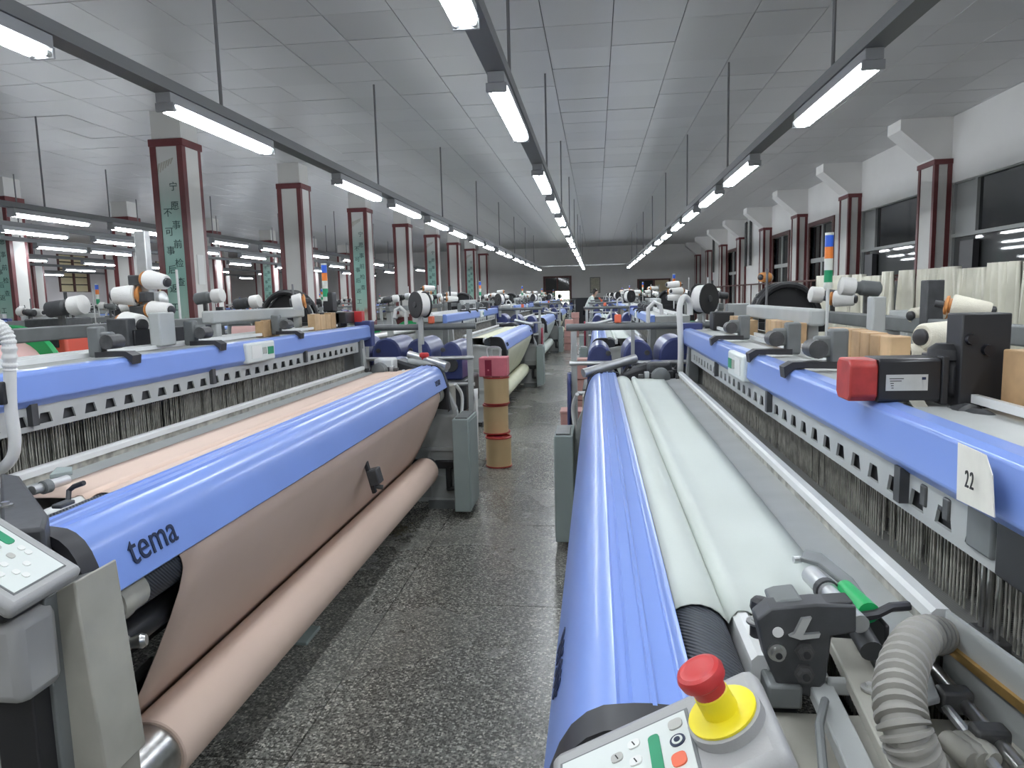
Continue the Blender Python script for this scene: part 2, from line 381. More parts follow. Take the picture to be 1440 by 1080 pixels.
# right wall: fascia, pilasters, haunches, glazing
PY = [7.5+3.47*k for k in range(-2,9)]              # near faces of the pilasters
b = MB()
b.box((XR,YN,2.93),(XR+.25,YF,ZC)).box((XR,YN,0),(XR+.25,YF,.95))
op = []                                              # window openings (y0, y1, z0, z1, style)
for k, y in enumerate(PY[:-1]):
    a, e = y+.5, PY[k+1]
    b.box((XR,y,.95),(XR+.25,a,2.93))
    if k <= 3: op.append((a+.05,e-.05,1.05,2.91,'band')); b.box((XR,a,.95),(XR+.25,e,1.05))
    elif k in (4,5,7): op.append((a+1.1,a+2.7,.95,2.93,'casement')); b.box((XR,a,.95),(XR+.25,a+1.1,2.93)).box((XR,a+2.7,.95),(XR+.25,e,2.93))
    else: b.box((XR,a,.95),(XR+.25,e,2.93))
b.box((XR,PY[-1],.95),(XR+.25,YF,2.93)).box((XR,YN,.95),(XR+.25,PY[0],2.93))
tag(b.build('wall_right', 'wall', loc=(XR,0,0), smooth=False), kind='structure')
mat('glass_dim', (.085,.09,.09), .03, spec=.9)
mat('frame_grey', (.33,.34,.33), .5)
n = 6
for (y0,y1,z0,z1,st) in op:
    if st == 'band':
        g = MB().box((XR+.02,y0-.05,z0-.04),(XR+.12,y1+.05,z0)).box((XR+.02,y0-.05,z0),(XR+.12,y0,z1)).box((XR+.02,y1,z0),(XR+.12,y1+.05,z1)).box((XR+.02,y0,2.17),(XR+.12,y1,2.22)).box((XR+.02,y0,z1),(XR+.12,y1,z1+.02))
        g.box((XR+.02,y1-.62,2.22),(XR+.12,y1-.56,z1))
        w = tag(g.build('window_%d' % n, 'frame_grey', loc=(XR,y0,z0), smooth=False), kind='structure')
        MB().box((XR+.06,y0,z0),(XR+.07,y1,2.17)).build('lower_pane', 'glass_dim', w, smooth=False)
        MB().box((XR+.06,y0,2.22),(XR+.07,y1-.62,z1)).build('upper_pane', 'dark_glass', w, smooth=False)
        MB().box((XR+.06,y1-.56,2.22),(XR+.07,y1,z1)).build('upper_panel', 'frame_grey', w, smooth=False)
        MB().box((XR-.06,y1-.75,1.05),(XR+.02,y1-.40,2.10)).build('shutter', 'cap_black', w, smooth=False)
    else:
        g = MB().box((XR-.03,y0-.12,z0),(XR+.1,y0,z1)).box((XR-.03,y1,z0),(XR+.1,y1+.12,z1)).box((XR-.03,y0-.12,z1-.0),(XR-.001,y1+.12,z1+.10))
        w = tag(g.build('window_%d' % n, 'brown_frame', loc=(XR,y0,z0), smooth=False), kind='structure')
        MB().box((XR+.02,y0,2.1),(XR+.08,y1,2.2)).box((XR+.02,(y0+y1)/2-.05,z0),(XR+.08,(y0+y1)/2+.05,2.1)).box((XR+.02,(y0+y1)/2-.05,2.2),(XR+.08,(y0+y1)/2+.05,z1)).build('sash', 'frame_grey', w, smooth=False)
        for a, e in ((y0,(y0+y1)/2-.05),((y0+y1)/2+.05,y1)):
            MB().box((XR+.05,a,z0),(XR+.06,e,2.1)).build('pane', 'dark_glass', w, smooth=False)
            MB().box((XR+.05,a,2.2),(XR+.06,e,z1)).build('pane', 'dark_glass', w, smooth=False)
    n += 1
for k, y in enumerate(PY):
    p = tag(MB().box((4.78,y,0),(XR,y+.5,3.2)).build('trim_%d' % (3+k), 'col_white', loc=(4.78,y,0), smooth=False), kind='structure')
    for q, (a, e) in enumerate((((4.765,y-.015,0),(4.82,y+.05,3.2)),((4.765,y+.45,0),(4.82,y+.515,3.2)),((4.94,y-.015,0),(XR,y+.0,3.2)))):
        MB().box(a, e).build('edge_strip', 'col_red', p, smooth=False)
    MB().box((4.75,y-.03,3.2),(XR,y+.53,3.27)).build('cap_strip', 'col_red', p, smooth=False)
    hb = MB().prism([(4.30,y+.02,ZC),(4.30,y+.02,ZC-.15),(4.76,y+.02,3.30),(4.76,y+.02,3.275),(XR,y+.02,3.275),(XR,y+.02,ZC)], (0,.46,0)).build('haunch', 'wall', p, smooth=False)
# handrail along the right wall
hr = empty('wall_handrail', (4.6,13,0), 'thin dark handrail on posts running beside the right wall', 'railing')
MB().cyl((4.6,12.5,1.68),(4.6,35.5,1.68),.02,8).build('rail', 'brown_frame', hr)
for k in range(20): MB().cyl((4.6,12.5+1.2*k,0),(4.6,12.5+1.2*k,1.68),.018,6).build('post', 'brown_frame', hr)
for k,(y,) in enumerate(((23.9,),(24.6,),(31.2,),(31.9,))):
    tag(MB().tube([(4.93,y,2.3),(4.93,y,3.7),(4.97,y,3.72)], .045, 8).build('wall_pipe', 'iron', loc=(4.93,y,2.3)), 'dark vertical pipe fixed high on the right wall between pilasters', 'pipe', 'pipes on the right wall')

# ---------------------------------------------------------------- fluorescent lighting
FY = [-1.5,.1,1.75,3.92,6.62,8.42,10.25,11.9,13.9,15.5,17.5,19.1,21.1,22.7,24.7,26.4,28.3,30.0]
FL = 1.26; ZL = 2.6
def make_fixture():
    r = empty('ceiling_light', (0,0,0))
    MB().box((-.045,-.02,.030),(.045,FL+.02,.085)).box((-.056,0,.0225),(.056,FL,.030)).box((-.056,-.012,-.018),(.056,.004,.03)).box((-.056,FL-.004,-.018),(.056,FL+.012,.03)).build('housing', 'housing', r, bevel=.003)
    for s in (-1,1):
        t = MB().cyl((s*.036,.03,.0),(s*.036,FL-.03,.0),.0135,10).build('tube', 'tube', r)
        MB().cyl((s*.036,.004,.0),(s*.036,.03,.0),.0145,8).build('tube_end', 'alu', t)
        MB().cyl((s*.036,FL-.03,0),(s*.036,FL-.004,0),.0145,8).build('tube_end', 'alu', t)
    return r
fx0 = None
ROWS = [(-.515,'over the central aisle',FY),(1.39,'over the back of the right-hand looms',FY),(-2.4,'over the back of the left-hand looms, before the columns',FY),
        (-6.85,'in the first row beyond the red-framed columns',[1.5,3.6,5.7,7.85,9.6,12.3,14.2,16.6,19,21.4,24,27,30]),(-8.4,'in the second row beyond the red-framed columns',[3,6,9.4,11.3,14,16.3,19,22,25,28]),
        (-10.15,'in the third row beyond the red-framed columns',[4,8,12.1,13.5,16.5,19,22,25,28,31]),(-13.0,'in the fourth row beyond the red-framed columns',[9,14.5,17,19.5,23,26.5,30]),
        (-15.6,'in the fifth row beyond the red-framed columns',[10,16,19.6,22,26,30]),(-18.2,'in the row along the left wall',[12,18,21.5,25,30])]
for ri, (x, where, ysx) in enumerate(ROWS):
    tr = empty('lighting_track', (x,0,ZL+.085), 'grey suspended track carrying the tubes '+where, 'light track')
    y0 = min(ysx)-.3; y1 = max(ysx)+FL+.2
    MB().box((x-.055,y0,ZL+.086),(x+.055,y1,ZL+.15)).build('channel', 'track', tr, smooth=False)
    k = 4.55 if ri < 3 else 5.0
    while k < y1:
        MB().cyl((x,k,ZL+.15),(x,k,ZC),.011,6).build('hanger_rod', 'rod', tr); k += 3.38
    k = 1.17
    while ri < 3 and k < 4: MB().cyl((x,k,ZL+.15),(x,k,ZC),.011,6).build('hanger_rod', 'rod', tr); k += 3.38
    for y in ysx:
        if fx0 is None: fx0 = make_fixture(); f = fx0
        else: f = copy_tree(fx0)
        f.location = (x,y,ZL); f['_org'] = (x,y,ZL)
        tag(f, 'lit twin-tube fluorescent fitting '+where, 'ceiling light', 'fluorescent fittings '+where)
tag(MB().box((-2.44,31.38,ZL+.151),(1.43,31.43,ZL+.19)).build('cross_conduit', 'alu', loc=(0,31.4,ZL+.151), smooth=False), 'thin pale conduit joining the far ends of the light tracks', 'conduit')

# ---------------------------------------------------------------- columns
def column(x, y, style, wx=.42, wy=.42, zt=3.42, label='', group=None):
    c = empty('column', (x,y,0), label, 'column', group); c['kind'] = 'structure'
    del c['kind']
    x0, x1, y0, y1 = x-wx/2, x+wx/2, y, y+wy
    MB().box((x0+.02,y0+.02,0),(x1-.02,y1-.02,ZC)).build('shaft', 'col_white', c, smooth=False)
    MB().box((x0,y0,0),(x1,y1,1.02)).build('plinth', 'col_red', c, bevel=.01)
    for ax, ay in ((x0,y0),(x1,y0),(x0,y1),(x1,y1)):
        MB().box((ax-.004,ay-.004,1.02),(ax+(.075 if ax == x0 else -.075),ay+(.075 if ay == y0 else -.075),zt)).build('corner_post', 'col_red', c, smooth=False)
    MB().box((x0-.015,y0-.015,zt),(x1+.015,y1+.015,zt+.09)).build('top_band', 'col_red', c, bevel=.008)
    if style:
        pn = MB().box((x0+.075,y0+.004,1.05),(x1-.075,y0+.022,zt)).build('picture_panel', 'panel_print', c, smooth=False)
        # painted eaves at the head of the panel
        e = MB()
        for q in range(6): e.prism([(x0+.09+q*.035,y0+.003,zt-.20+.012*q),(x0+.118+q*.035,y0+.003,zt-.195+.012*q),(x0+.10+q*.035-.02,y0+.003,zt-.33+.024*q),(x0+.085+q*.035-.02,y0+.003,zt-.33+.024*q)], (0,.002,0))
        e.build('eaves_painting', 'grey_warm', pn, smooth=False)
        cols = ((x1-.155,zt-.52,'宁愿事前检查'),(x0+.165,zt-.83,'不可事后返工'))
        sz = .115
        for cx, z, s in cols:
            for q, ch in enumerate(s):
                text_mesh(ch, sz, 'character', 'ink_green', pn, (cx,y0+.001,z-q*.232), (1,0,0), (0,0,1), .001, align='CENTER')
        # the same picture panel hidden faces are plain
    MB().box((x1-.024,y0+.075,1.05),(x1-.003,y1-.075,zt)).build('side_panel', 'col_white', c, smooth=False)
    if not style: MB().box((x0+.075,y0+.004,1.05),(x1-.075,y0+.022,zt)).build('front_panel', 'col_white', c, smooth=False)
    return c
mat('ink_green', (.01,.05,.045), .5)
c1 = W(255,195,z=3.5); col_y0 = c1.y
for k in range(8):
    y = col_y0+3.52*k
    lab = ['red-framed column with two lines of green-black characters, the one over the yarn cones','plain white red-framed column next to the lettered one',
           'red-framed lettered column standing between two plain white columns'][k] if k < 3 else \
          ('plain white red-framed column farther down the left row' if k % 2 else 'red-framed lettered column farther down the left row')
    column(c1.x-.21, y, k % 2 == 0, label=lab, group='red-framed columns down the left row')
for X, ks in ((-10.7,(11.9,15.3,18.9,22.5,26,29.6,33.1)),(-16.3,(15,19,22.6,26.2,29.8,33.4))):
    for q, y in enumerate(ks):
        column(X, y, q == 0 and X > -12 or q == 3, label='red-framed column in the %s line of columns' % ('second' if X > -12 else 'third')+(' with green lettered panel' if (q == 0 and X > -12 or q == 3) else ' with plain white panels'), group='columns deeper in the hall')
pn = W(0,0,y=5)
tag(MB().box((c1.x-.0,col_y0+.14,1.75),(c1.x+.004,col_y0+.29,2.12)).build('paper_notice', 'paper', loc=(c1.x,col_y0+.2,1.75), smooth=False), 'white paper notice on the side of the nearest lettered column', 'notice')

# ---------------------------------------------------------------- looms
LL = 3.5                                             # length of the front cover
COVER = [(-.014,.885),(-.004,.92),(.006,.955),(.017,.984),(.031,1.007),(.049,1.0235),(.068,1.0325),(.079,1.0345),(.083,1.0295),(.094,1.0300),(.098,1.0365),(.117,1.0370),(.119,1.0410),(.124,1.0410),(.127,1.0365),(.152,1.0355),(.154,1.0390),(.158,1.0390),(.161,1.0355),(.172,1.034)]
def make_loom(x0, y0, s, bz, label, group, name='loom', brackets=(.80,1.72,2.75), tower=(1.17,LL-.65)):
    root = empty(name, (x0,y0,0), label, 'loom', group)
    def P(u, v, z): return Vector((x0+s*u, y0+v, z))
    def box(a, b, name, m, parent=root, bevel=0, smooth=True):
        return MB().box(P(*a), P(*b)).build(name, m, parent, bevel=bevel, smooth=smooth)
    def prof(mb, pts, v0, v1): return mb.prism([P(u,v0,z) for u, z in pts], (0,v1-v0,0))
    # front cover: a bent sheet with two ridges and a groove
    mb = MB()
    inner = [(u+.006 if i < 6 else u, z-.006) for i, (u, z) in enumerate(COVER)]
    loop = COVER+inner[::-1]
    n = len(loop); rings = [[P(u,v,z) for u, z in loop] for v in (0,LL)]
    mb.add(rings[0]+rings[1], [(i,(i+1)%n,n+(i+1)%n,n+i) for i in range(n)]+[(i,i+1,n-2-i,n-1-i) for i in range(n//2-1)]+[(n+n-1-i,n+n-2-i,n+i+1,n+i) for i in range(n//2-1)])
    cover = mb.build('front_cover', 'blue', root, ang=50)
    for v0, v1, near in ((-.045,.004,1),(LL-.004,LL+.045,0)):
        out = [(u-.004 if i < 7 else u, z+.004) for i, (u, z) in enumerate(COVER) if i not in (8,9,12,13,16,17)]
        out = [(-.03,.72),(-.02,.80)]+out+[(.19,1.03),(.19,.98)]
        inn = [(u+.016,z-.014) for u, z in out[:-2]]+[(.175,1.018),(.175,.98)]
        m = len(out); A = [P(u,v0,z) for u, z in out+inn]; B = [P(u,v1,z) for u, z in out+inn]
        fs = []
        for i in range(m-1):
            fs += [(i,i+1,m+i+1,m+i),(2*m+i,3*m+i,3*m+i+1,2*m+i+1),(i,2*m+i,2*m+i+1,i+1),(m+i,m+i+1,3*m+i+1,3*m+i)]
        fs += [(0,m,3*m,2*m),(m-1,3*m-1,4*m-1,2*m-1)]
        cap = MB().add(A+B, fs).build('end_cap', 'cap_black', root, ang=45)
        vm = (v0+v1)/2
        MB().prism([P(u,vm,z) for u, z in inn+[(.175,.74),(-.012,.72)]], (0,.012,0)).build('cap_void_shade', 'black', cap, smooth=False)  # dark plate stands in for the shade inside the hollow cap
    # rollers, guide bar
    r1 = MB().cyl(P(.075,.05,.835), P(.075,LL-.05,.835), .062, 24).build('take_up_roller', 'ribbed', root)
    MB().cyl(P(.075,-.0,.835), P(.075,.115,.835), .066, 24).cyl(P(.075,.06,.835), P(.075,.075,.835), .074, 24).build('roller_collar', 'grey_warm', r1)
    MB().cyl(P(.075,LL-.10,.835), P(.075,LL,.835), .066, 24).build('roller_collar', 'grey_warm', r1)
    MB().cyl(P(.206,.04,.972), P(.206,LL-.05,.972), .052, 24).build('breast_roller', 'ribbed', root)
    MB().cyl(P(.10,.02,.70), P(.10,LL-.02,.70), .035, 14).build('press_roller', 'black', root)
    prof(MB(), [(.262,.96),(.262,1.008),(.270,1.016),(.282,1.016),(.290,1.008),(.290,.96)], .17, LL-.05).build('guide_bar', 'white_paint', root)
    prof(MB(), [(.16,.60),(.16,.74),(.26,.90),(.34,.90),(.34,.60)], .03, LL-.03).build('front_girder', 'black', root, smooth=False)
    # sley, reed and its white cap rail
    prof(MB(), [(.445,.93),(.445,1.003),(.528,1.010),(.528,.93)], .26, LL-.10).build('sley', 'grey', root, smooth=False)
    prof(MB(), [(.528,.90),(.528,1.034),(.545,1.034),(.545,.90)], .27, LL-.12).build('reed', 'heald', root, smooth=False)
    prof(MB(), [(.522,1.030),(.522,1.046),(.528,1.052),(.545,1.052),(.550,1.046),(.550,1.030)], .25, LL-.15).build('reed_cap', 'white_paint', root)
    # warp threads from the reed back
    MB().sheet([[P(u,v,z) for v in (.16,LL-.14)] for u, z in ((.556,1.005),(.62,.985),(.70,.955),(.9,.96),(1.15,1.0),(1.5,1.02))]).build('warp_sheet', 'warp', root, smooth=False, solid=.002)
    # heald wires: far too many to count
    hw = MB(); nv = int((LL-.34)/.0125)
    for row, (u, dv) in enumerate(((.655,0),(.70,.006),(.745,.003))):
        for k in range(nv):
            v = .18+k*.0125+dv+random.uniform(-.002,.002)
            if random.random() < .12: continue
            a = P(u-.001,v-.0018,.50); c = P(u+.001,v+.0018,bz-.05); hw.box(a, c)
    tag(hw.build('heald_wires', 'heald', root, smooth=False), kind='stuff')
    for k, u in enumerate((.665,.71,.755,.80)):
        hf = box((u+.004,.14,.40), (u+.016,LL-.12,.46), 'heald_frame', 'iron', smooth=False)
        for v in (.14,LL-.16): box((u+.004,v,.46), (u+.016,v+.03,bz-.07), 'frame_stile', 'iron', hf, smooth=False)
        box((u+.004,.14,bz-.10), (u+.016,LL-.12,bz-.055), 'frame_bar', 'iron', hf, smooth=False)
    box((.86,.10,.35), (.88,LL-.08,bz-.02), 'interior_shade', 'charcoal', smooth=False)  # added dark sheet, stands in for the shade behind the heald wires
    # slotted grey rail under the beam
    sl = MB(); z0, z1 = bz-.082, bz+.012; pitch = .098; v = .06; u0, u1 = .612, .618
    sl.box(P(u0,0,z1-.046), P(u1,LL,z1)); sl.box(P(u0,0,z0), P(u1,LL,z0+.016))
    while v < LL-.1:
        sl.prism([P(u0,v,z0+.016), P(u0,v+.040,z0+.016), P(u0,v+.050,z1-.046), P(u0,v-.010,z1-.046)], (P(u1,0,0)-P(u0,0,0))); v += pitch
    sl.box(P(u0,0,z0+.016), P(u1,.045,z1-.046)); sl.box(P(u0,LL-.06,z0+.016), P(u1,LL,z1-.046))
    sr = sl.build('slotted_rail', 'grey', root, smooth=False)
    box((.626,.0,z0), (.632,LL,z1), 'slot_shade', 'charcoal', sr, smooth=False)  # added dark sheet so the slots show a shaded interior
    # blue top beam: chamfered box in three lengths
    B = [(.600,bz),(.588,bz+.014),(.594,bz+.088),(.606,bz+.098),(.640,bz+.100),(.640,bz-.01),(.612,bz-.01)]
    prof(MB(), B, -.42, LL+.30).build('top_beam', 'blue', root, bevel=.004)
    prof(MB(), [(.642,bz+.02),(.642,bz+.090),(.98,bz+.092),(.98,bz+.02)], -.42, LL+.28).build('deck', 'grey', root, bevel=.004)
    for u in (.76,.83,.90): box((u,-.40,bz+.100), (u+.012,LL+.26,bz+.116), 'deck_rail', 'white_paint', smooth=False)
    # display unit on the beam
    d = box((.575,1.83,bz-.005), (.605,2.12,bz+.09), 'display_unit', 'keypad', bevel=.008)
    box((.572,1.87,bz+.015), (.576,1.97,bz+.075), 'screen', 'key', d, smooth=False)
    box((.572,2.04,bz+.025), (.576,2.10,bz+.062), 'green_key', 'green', d, smooth=False)
    for k in range(3): box((.572,1.985+k*.016,bz+.03), (.576,1.993+k*.016,bz+.062), 'key', 'key_grey', d, smooth=False)
    # clamps under the beam and brackets over it
    for v in (.55,1.55,2.55): 
        c = box((.595,v,bz-.065), (.615,v+.025,bz+.0), 'beam_clip', 'charcoal', smooth=False)
    for v in brackets:
        k = empty('heald_bracket', P(.62,v,bz)); k.parent = root; k.location = Vector(P(.62,v,bz))-Vector((x0,y0,0))
        MB().prism([P(.580,v,bz+.075), P(.576,v,bz+.106), P(.60,v,bz+.120), P(.72,v,bz+.120), P(.72,v,bz+.100), P(.61,v,bz+.103), P(.592,v,bz+.09)], (0,.05,0)).build('hook', 'cap_black', k, smooth=False)
        MB().box(P(.70,v+.005,bz+.10), P(.75,v+.045,bz+.21)).box(P(.66,v+.01,bz+.13), P(.72,v+.04,bz+.19)).build('block', 'grey_dark', k, bevel=.008)
        MB().cyl(P(.665,v-.01,bz+.155), P(.665,v+.06,bz+.155), .026, 16).build('pivot', 'iron', k)
    # side frames: ribbed castings
    outline = [(-.07,.06),(-.075,.55),(-.05,.72),(.0,.83),(.05,.90),(.30,.94),(.60,.95),(.62,bz+.05),(1.0,bz+.05),(1.05,.95),(1.62,.95),(1.70,.7),(1.70,.06)]
    for v0 in (-.10,LL+.05):
        if v0 < 0: outl = [(.06,.06),(.06,.60)]+outline[4:]
        else: outl = outline
        f = prof(MB(), outl, v0+.02, v0+.035).build('side_frame', 'grey', root, smooth=False)
        rim = MB()
        for (a, c) in zip(outl, outl[1:]+outl[:1]):
            a3, c3 = P(a[0],v0+.0275,a[1]), P(c[0],v0+.0275,c[1])
            rim.bar(a3, c3, .055 if a[1] != c[1] or 1 else .05, .026)
        rim.build('rim', 'grey', f, smooth=False)
        for z in (.22,.42,.66): box((.06 if v0 < 0 else -.06,v0,z), (1.66,v0+.055,z+.022), 'rib', 'grey', f, smooth=False)
        for u in (.14,.45,.9,1.3): box((u,v0+.004,.08), (u+.022,v0+.05,.90), 'rib', 'grey', f, smooth=False)
        for u in (.06 if v0 < 0 else -.06,1.5): box((u,v0-.02,.0), (u+.22,v0+.075,.06), 'foot', 'grey_dark', f, smooth=False)
    for u, z in ((.35,.30),(1.1,.40),(1.55,.15)):
        MB().cyl(P(u,-.06,z), P(u,LL+.06,z), .045, 12).build('cross_tube', 'charcoal', root)
    # roll carrier arm at each end
    for v in (.10,LL-.10):
        MB().prism([P(.10,v,.36), P(.24,v,.40), P(.22,v,.24), P(.34,v,.10), P(.28,v,.06), P(.10,v,.22)], (0,.02,0)).cyl(P(.15,v-.05,.30), P(.15,v+.05,.30), .055, 16).build('roll_bearing', 'black', root)
    MB().box(P(-.05,LL+.0,.30), P(.10,LL+.03,.36)).box(P(-.02,LL,.16), P(.02,LL+.03,.33)).box(P(-.05,LL,.14), P(.02,LL+.03,.17)).build('roll_lever', 'black', root, bevel=.01)
    # warp beam at the back
    wb = MB().cyl(P(1.95,.10,.52), P(1.95,LL-.10,.52), .30, 28).build('warp_beam', 'warp', root)
    for v in (.05,LL-.09): MB().lathe(P(1.95,v,.52), (0,1,0), [(0,.40),(.03,.41),(.04,.40)], 32).build('beam_flange', 'green_bright', wb)
    MB().cyl(P(1.62,.0,1.03), P(1.62,LL,1.03), .07, 18).build('back_rest', 'steel', root)
    # drive end: violet gear housings, motor, guard frame of pipes, electric cabinet
    for k, (u, w, h) in enumerate(((.08,.17,.30),(.34,.20,.33),(.60,.24,.34),(.88,.24,.34))):
        z = .86; q = MB(); n = 10
        pts = [P(u-w/2,LL+.62,z)]+[P(u-w/2+w*(.5-.5*math.cos(PI*i/n)), LL+.62, z+h*.62+h*.38*math.sin(PI*i/n)) for i in range(n+1)]+[P(u+w/2,LL+.62,z)]
        g = q.prism(pts, (0,.52,0)).build('gear_housing', 'violet', root, bevel=.015)
        MB().cyl(P(u,LL+.60,z+.12), P(u,LL+.62,z+.12), .055, 16).build('shaft_cover', 'charcoal', g)
        MB().cyl(P(u+.06,LL+.605,z+.24), P(u+.06,LL+.62,z+.24), .018, 10).build('plug', 'iron', g)
    MB().box(P(-.04,LL+.58,.62), P(1.08,LL+1.20,.86)).build('gear_case', 'charcoal', root, bevel=.02)
    MB().box(P(.0,LL+.62,.0), P(1.05,LL+1.15,.62)).build('drive_base', 'grey_dark', root, bevel=.01)
    mt = MB().cyl(P(.45,LL+.24,.98), P(.45,LL+.50,.98), .085, 20).build('drive_motor', 'violet', root)
    MB().lathe(P(.45,LL+.16,.98), (0,1,0), [(0,.03),(.01,.075),(.03,.09),(.05,.075),(.06,.09),(.08,.085)], 24).build('pulley', 'steel', mt)
    MB().prism([P(.16,LL+.10,.90), P(.22,LL+.10,1.02), P(.36,LL+.10,1.07), P(.56,LL+.10,1.03), P(.62,LL+.10,.92)], (0,.18,0)).build('belt_guard', 'cap_black', root, bevel=.02)
    MB().tube([P(-.02,LL+.02,1.03), P(.12,LL+.10,1.06), P(.30,LL+.20,1.10)], .028, 12).build('exhaust_pipe', 'alu', root)
    g = empty('guard_frame', P(0,LL+.52,0)); g.parent = root; g.location = P(0,LL+.52,0)-Vector((x0,y0,0))
    for u, zt in ((-.09,1.26),(1.10,1.26)): MB().box(P(u-.02,LL+.50,.0), P(u+.02,LL+.54,zt)).build('post', 'grey', g, bevel=.004)
    for u in (.30,.72): MB().box(P(u-.012,LL+.51,.9), P(u+.012,LL+.535,1.26)).build('stay', 'grey', g, bevel=.003)
    MB().cyl(P(-.14,LL+.52,1.285), P(1.14,LL+.52,1.285), .024, 12).build('upper_rail', 'grey_dark', g)
    MB().cyl(P(-.12,LL+.50,1.045), P(1.10,LL+.50,1.045), .015, 10).build('lower_rail', 'alu', g)
    MB().cyl(P(-.12,LL+.52,.84), P(.30,LL+.52,.84), .015, 10).build('step_rail', 'alu', g)
    cb = box((-.19,LL-.20,.05), (-.08,LL+.16,.69), 'electric_cabinet', 'grey_green', bevel=.006)
    box((-.194,LL-.18,.07), (-.19,LL+.14,.67), 'cabinet_door', 'grey_green', cb, bevel=.003)
    box((-.18,LL-.18,.69), (-.10,LL+.10,.70), 'cabinet_slot', 'grey_dark', cb, smooth=False)
    # far end shedding frame up to the beam
    box((.60,LL+.02,.60), (.66,LL+.08,bz+.02), 'beam_post', 'grey_dark', bevel=.004)
    box((.60,-.36,.60), (.66,-.30,bz+.0), 'beam_post', 'grey_dark', bevel=.004)
    box((.585,LL+.22,bz-.06), (.71,LL+.31,bz+.13), 'beam_end', 'violet', bevel=.008)
    # signal tower
    st = MB().cyl(P(tower[0],tower[1],bz+.09), P(tower[0],tower[1],1.50), .008, 8).build('signal_tower', 'white_paint', root)
    z = 1.50
    for m, h in (('lamp_white',.03),('lamp_green',.058),('lamp_white',.055),('lamp_orange',.055),('lamp_blue',.055),('lamp_white',.012)):
        MB().cyl(P(tower[0],tower[1],z), P(tower[0],tower[1],z+h), .0195, 14).build('signal_lamp', m, st); z += h
    # weft arm over the deck: grey box arm on two posts
    am = MB().box(P(.86,2.05,bz+.18), P(.92,3.20,bz+.245)).build('weft_arm', 'grey', root, bevel=.01)
    for v in (2.10,3.12): MB().box(P(.87,v,bz+.09), P(.91,v+.05,bz+.18)).build('arm_post', 'grey', am, bevel=.004)
    MB().bar(P(1.30,-.30,bz+.17), P(1.30,LL+.2,bz+.17), .05, .06).build('rear_rail', 'grey_dark', root, bevel=.006)
    for v in (-.25,1.1,2.4): MB().box(P(1.27,v,.95), P(1.33,v+.06,bz+.14)).build('rear_post', 'grey', root, bevel=.004)
    # creel arch: black half ring carrying yarn
    cr = MB(); ring = [(P(1.18-.19*math.cos(a),3.62,bz+.12+.23*math.sin(a))) for a in [PI*i/14 for i in range(15)]]
    cr.tube(ring, .020, 8); cr.tube([p+Vector((0,.12,0)) for p in ring], .020, 8)
    for i in range(1,14,2): cr.bar(ring[i], ring[i]+Vector((0,.12,0)), .02)
    cr.box(P(.97,3.60,bz+.07), P(1.39,3.76,bz+.13)); cr.prism([P(1.18-.17*math.cos(a),3.66,bz+.12+.21*math.sin(a)) for a in [PI*i/10 for i in range(11)]], (0,.02,0))
    cr.build('creel_arch', 'black', root)
    # weft feeders along the rear rail, thin yarn poles, boxes at the drive end
    for k, v in enumerate((-.12,.42,1.02,1.62,2.22,2.82,3.30)):
        up_ = .02*((k*7) % 3)
        w = MB().lathe(P(1.40,v,bz+.27+up_), (-s,0,.12), [(0,.022),(.01,.036),(.09,.036),(.10,.028),(.13,.028)], 16).build('weft_feeder', ('charcoal','black','grey_dark')[k % 3], root)
        MB().lathe(P(1.28,v,bz+.285+up_), (-s,0,.12), [(0,.040),(.004,.043),(.06,.043),(.068,.030)], 16).build('drum', ('yarn_white','alu','yarn_white')[k % 3], w)
        MB().box(P(1.325,v-.01,bz+.19), P(1.345,v+.01,bz+.25+up_)).build('bracket', 'iron', w, smooth=False)
    for k, (u, v, z) in enumerate(((1.32,.72,1.66),(1.12,1.9,1.60),(1.34,2.55,1.70),(1.0,3.35,1.62))):
        MB().cyl(P(u,v,bz+.09), P(u,v,z), .007, 6).build('yarn_pole', ('white_paint','rod')[k % 2], root)
    MB().box(P(.74,LL+.02,bz+.092), P(.86,LL+.16,bz+.20)).build('relay_box', 'black', root, bevel=.008)
    MB().box(P(.18,LL+.50,1.309), P(.225,LL+.545,1.365)).build('alarm_box', 'orange', root, bevel=.008)
    MB().box(P(.90,LL+.48,1.309), P(1.04,LL+.56,1.42)).build('sensor_case', 'grey', root, bevel=.008)
    MB().tube([P(.40,LL+.52,1.30), P(.40,LL+.52,1.40), P(.44,LL+.52,1.44), P(.48,LL+.52,1.42), P(.49,LL+.52,1.36)], .014, 8).build('air_pipe', 'hose_pale', root)
    return root
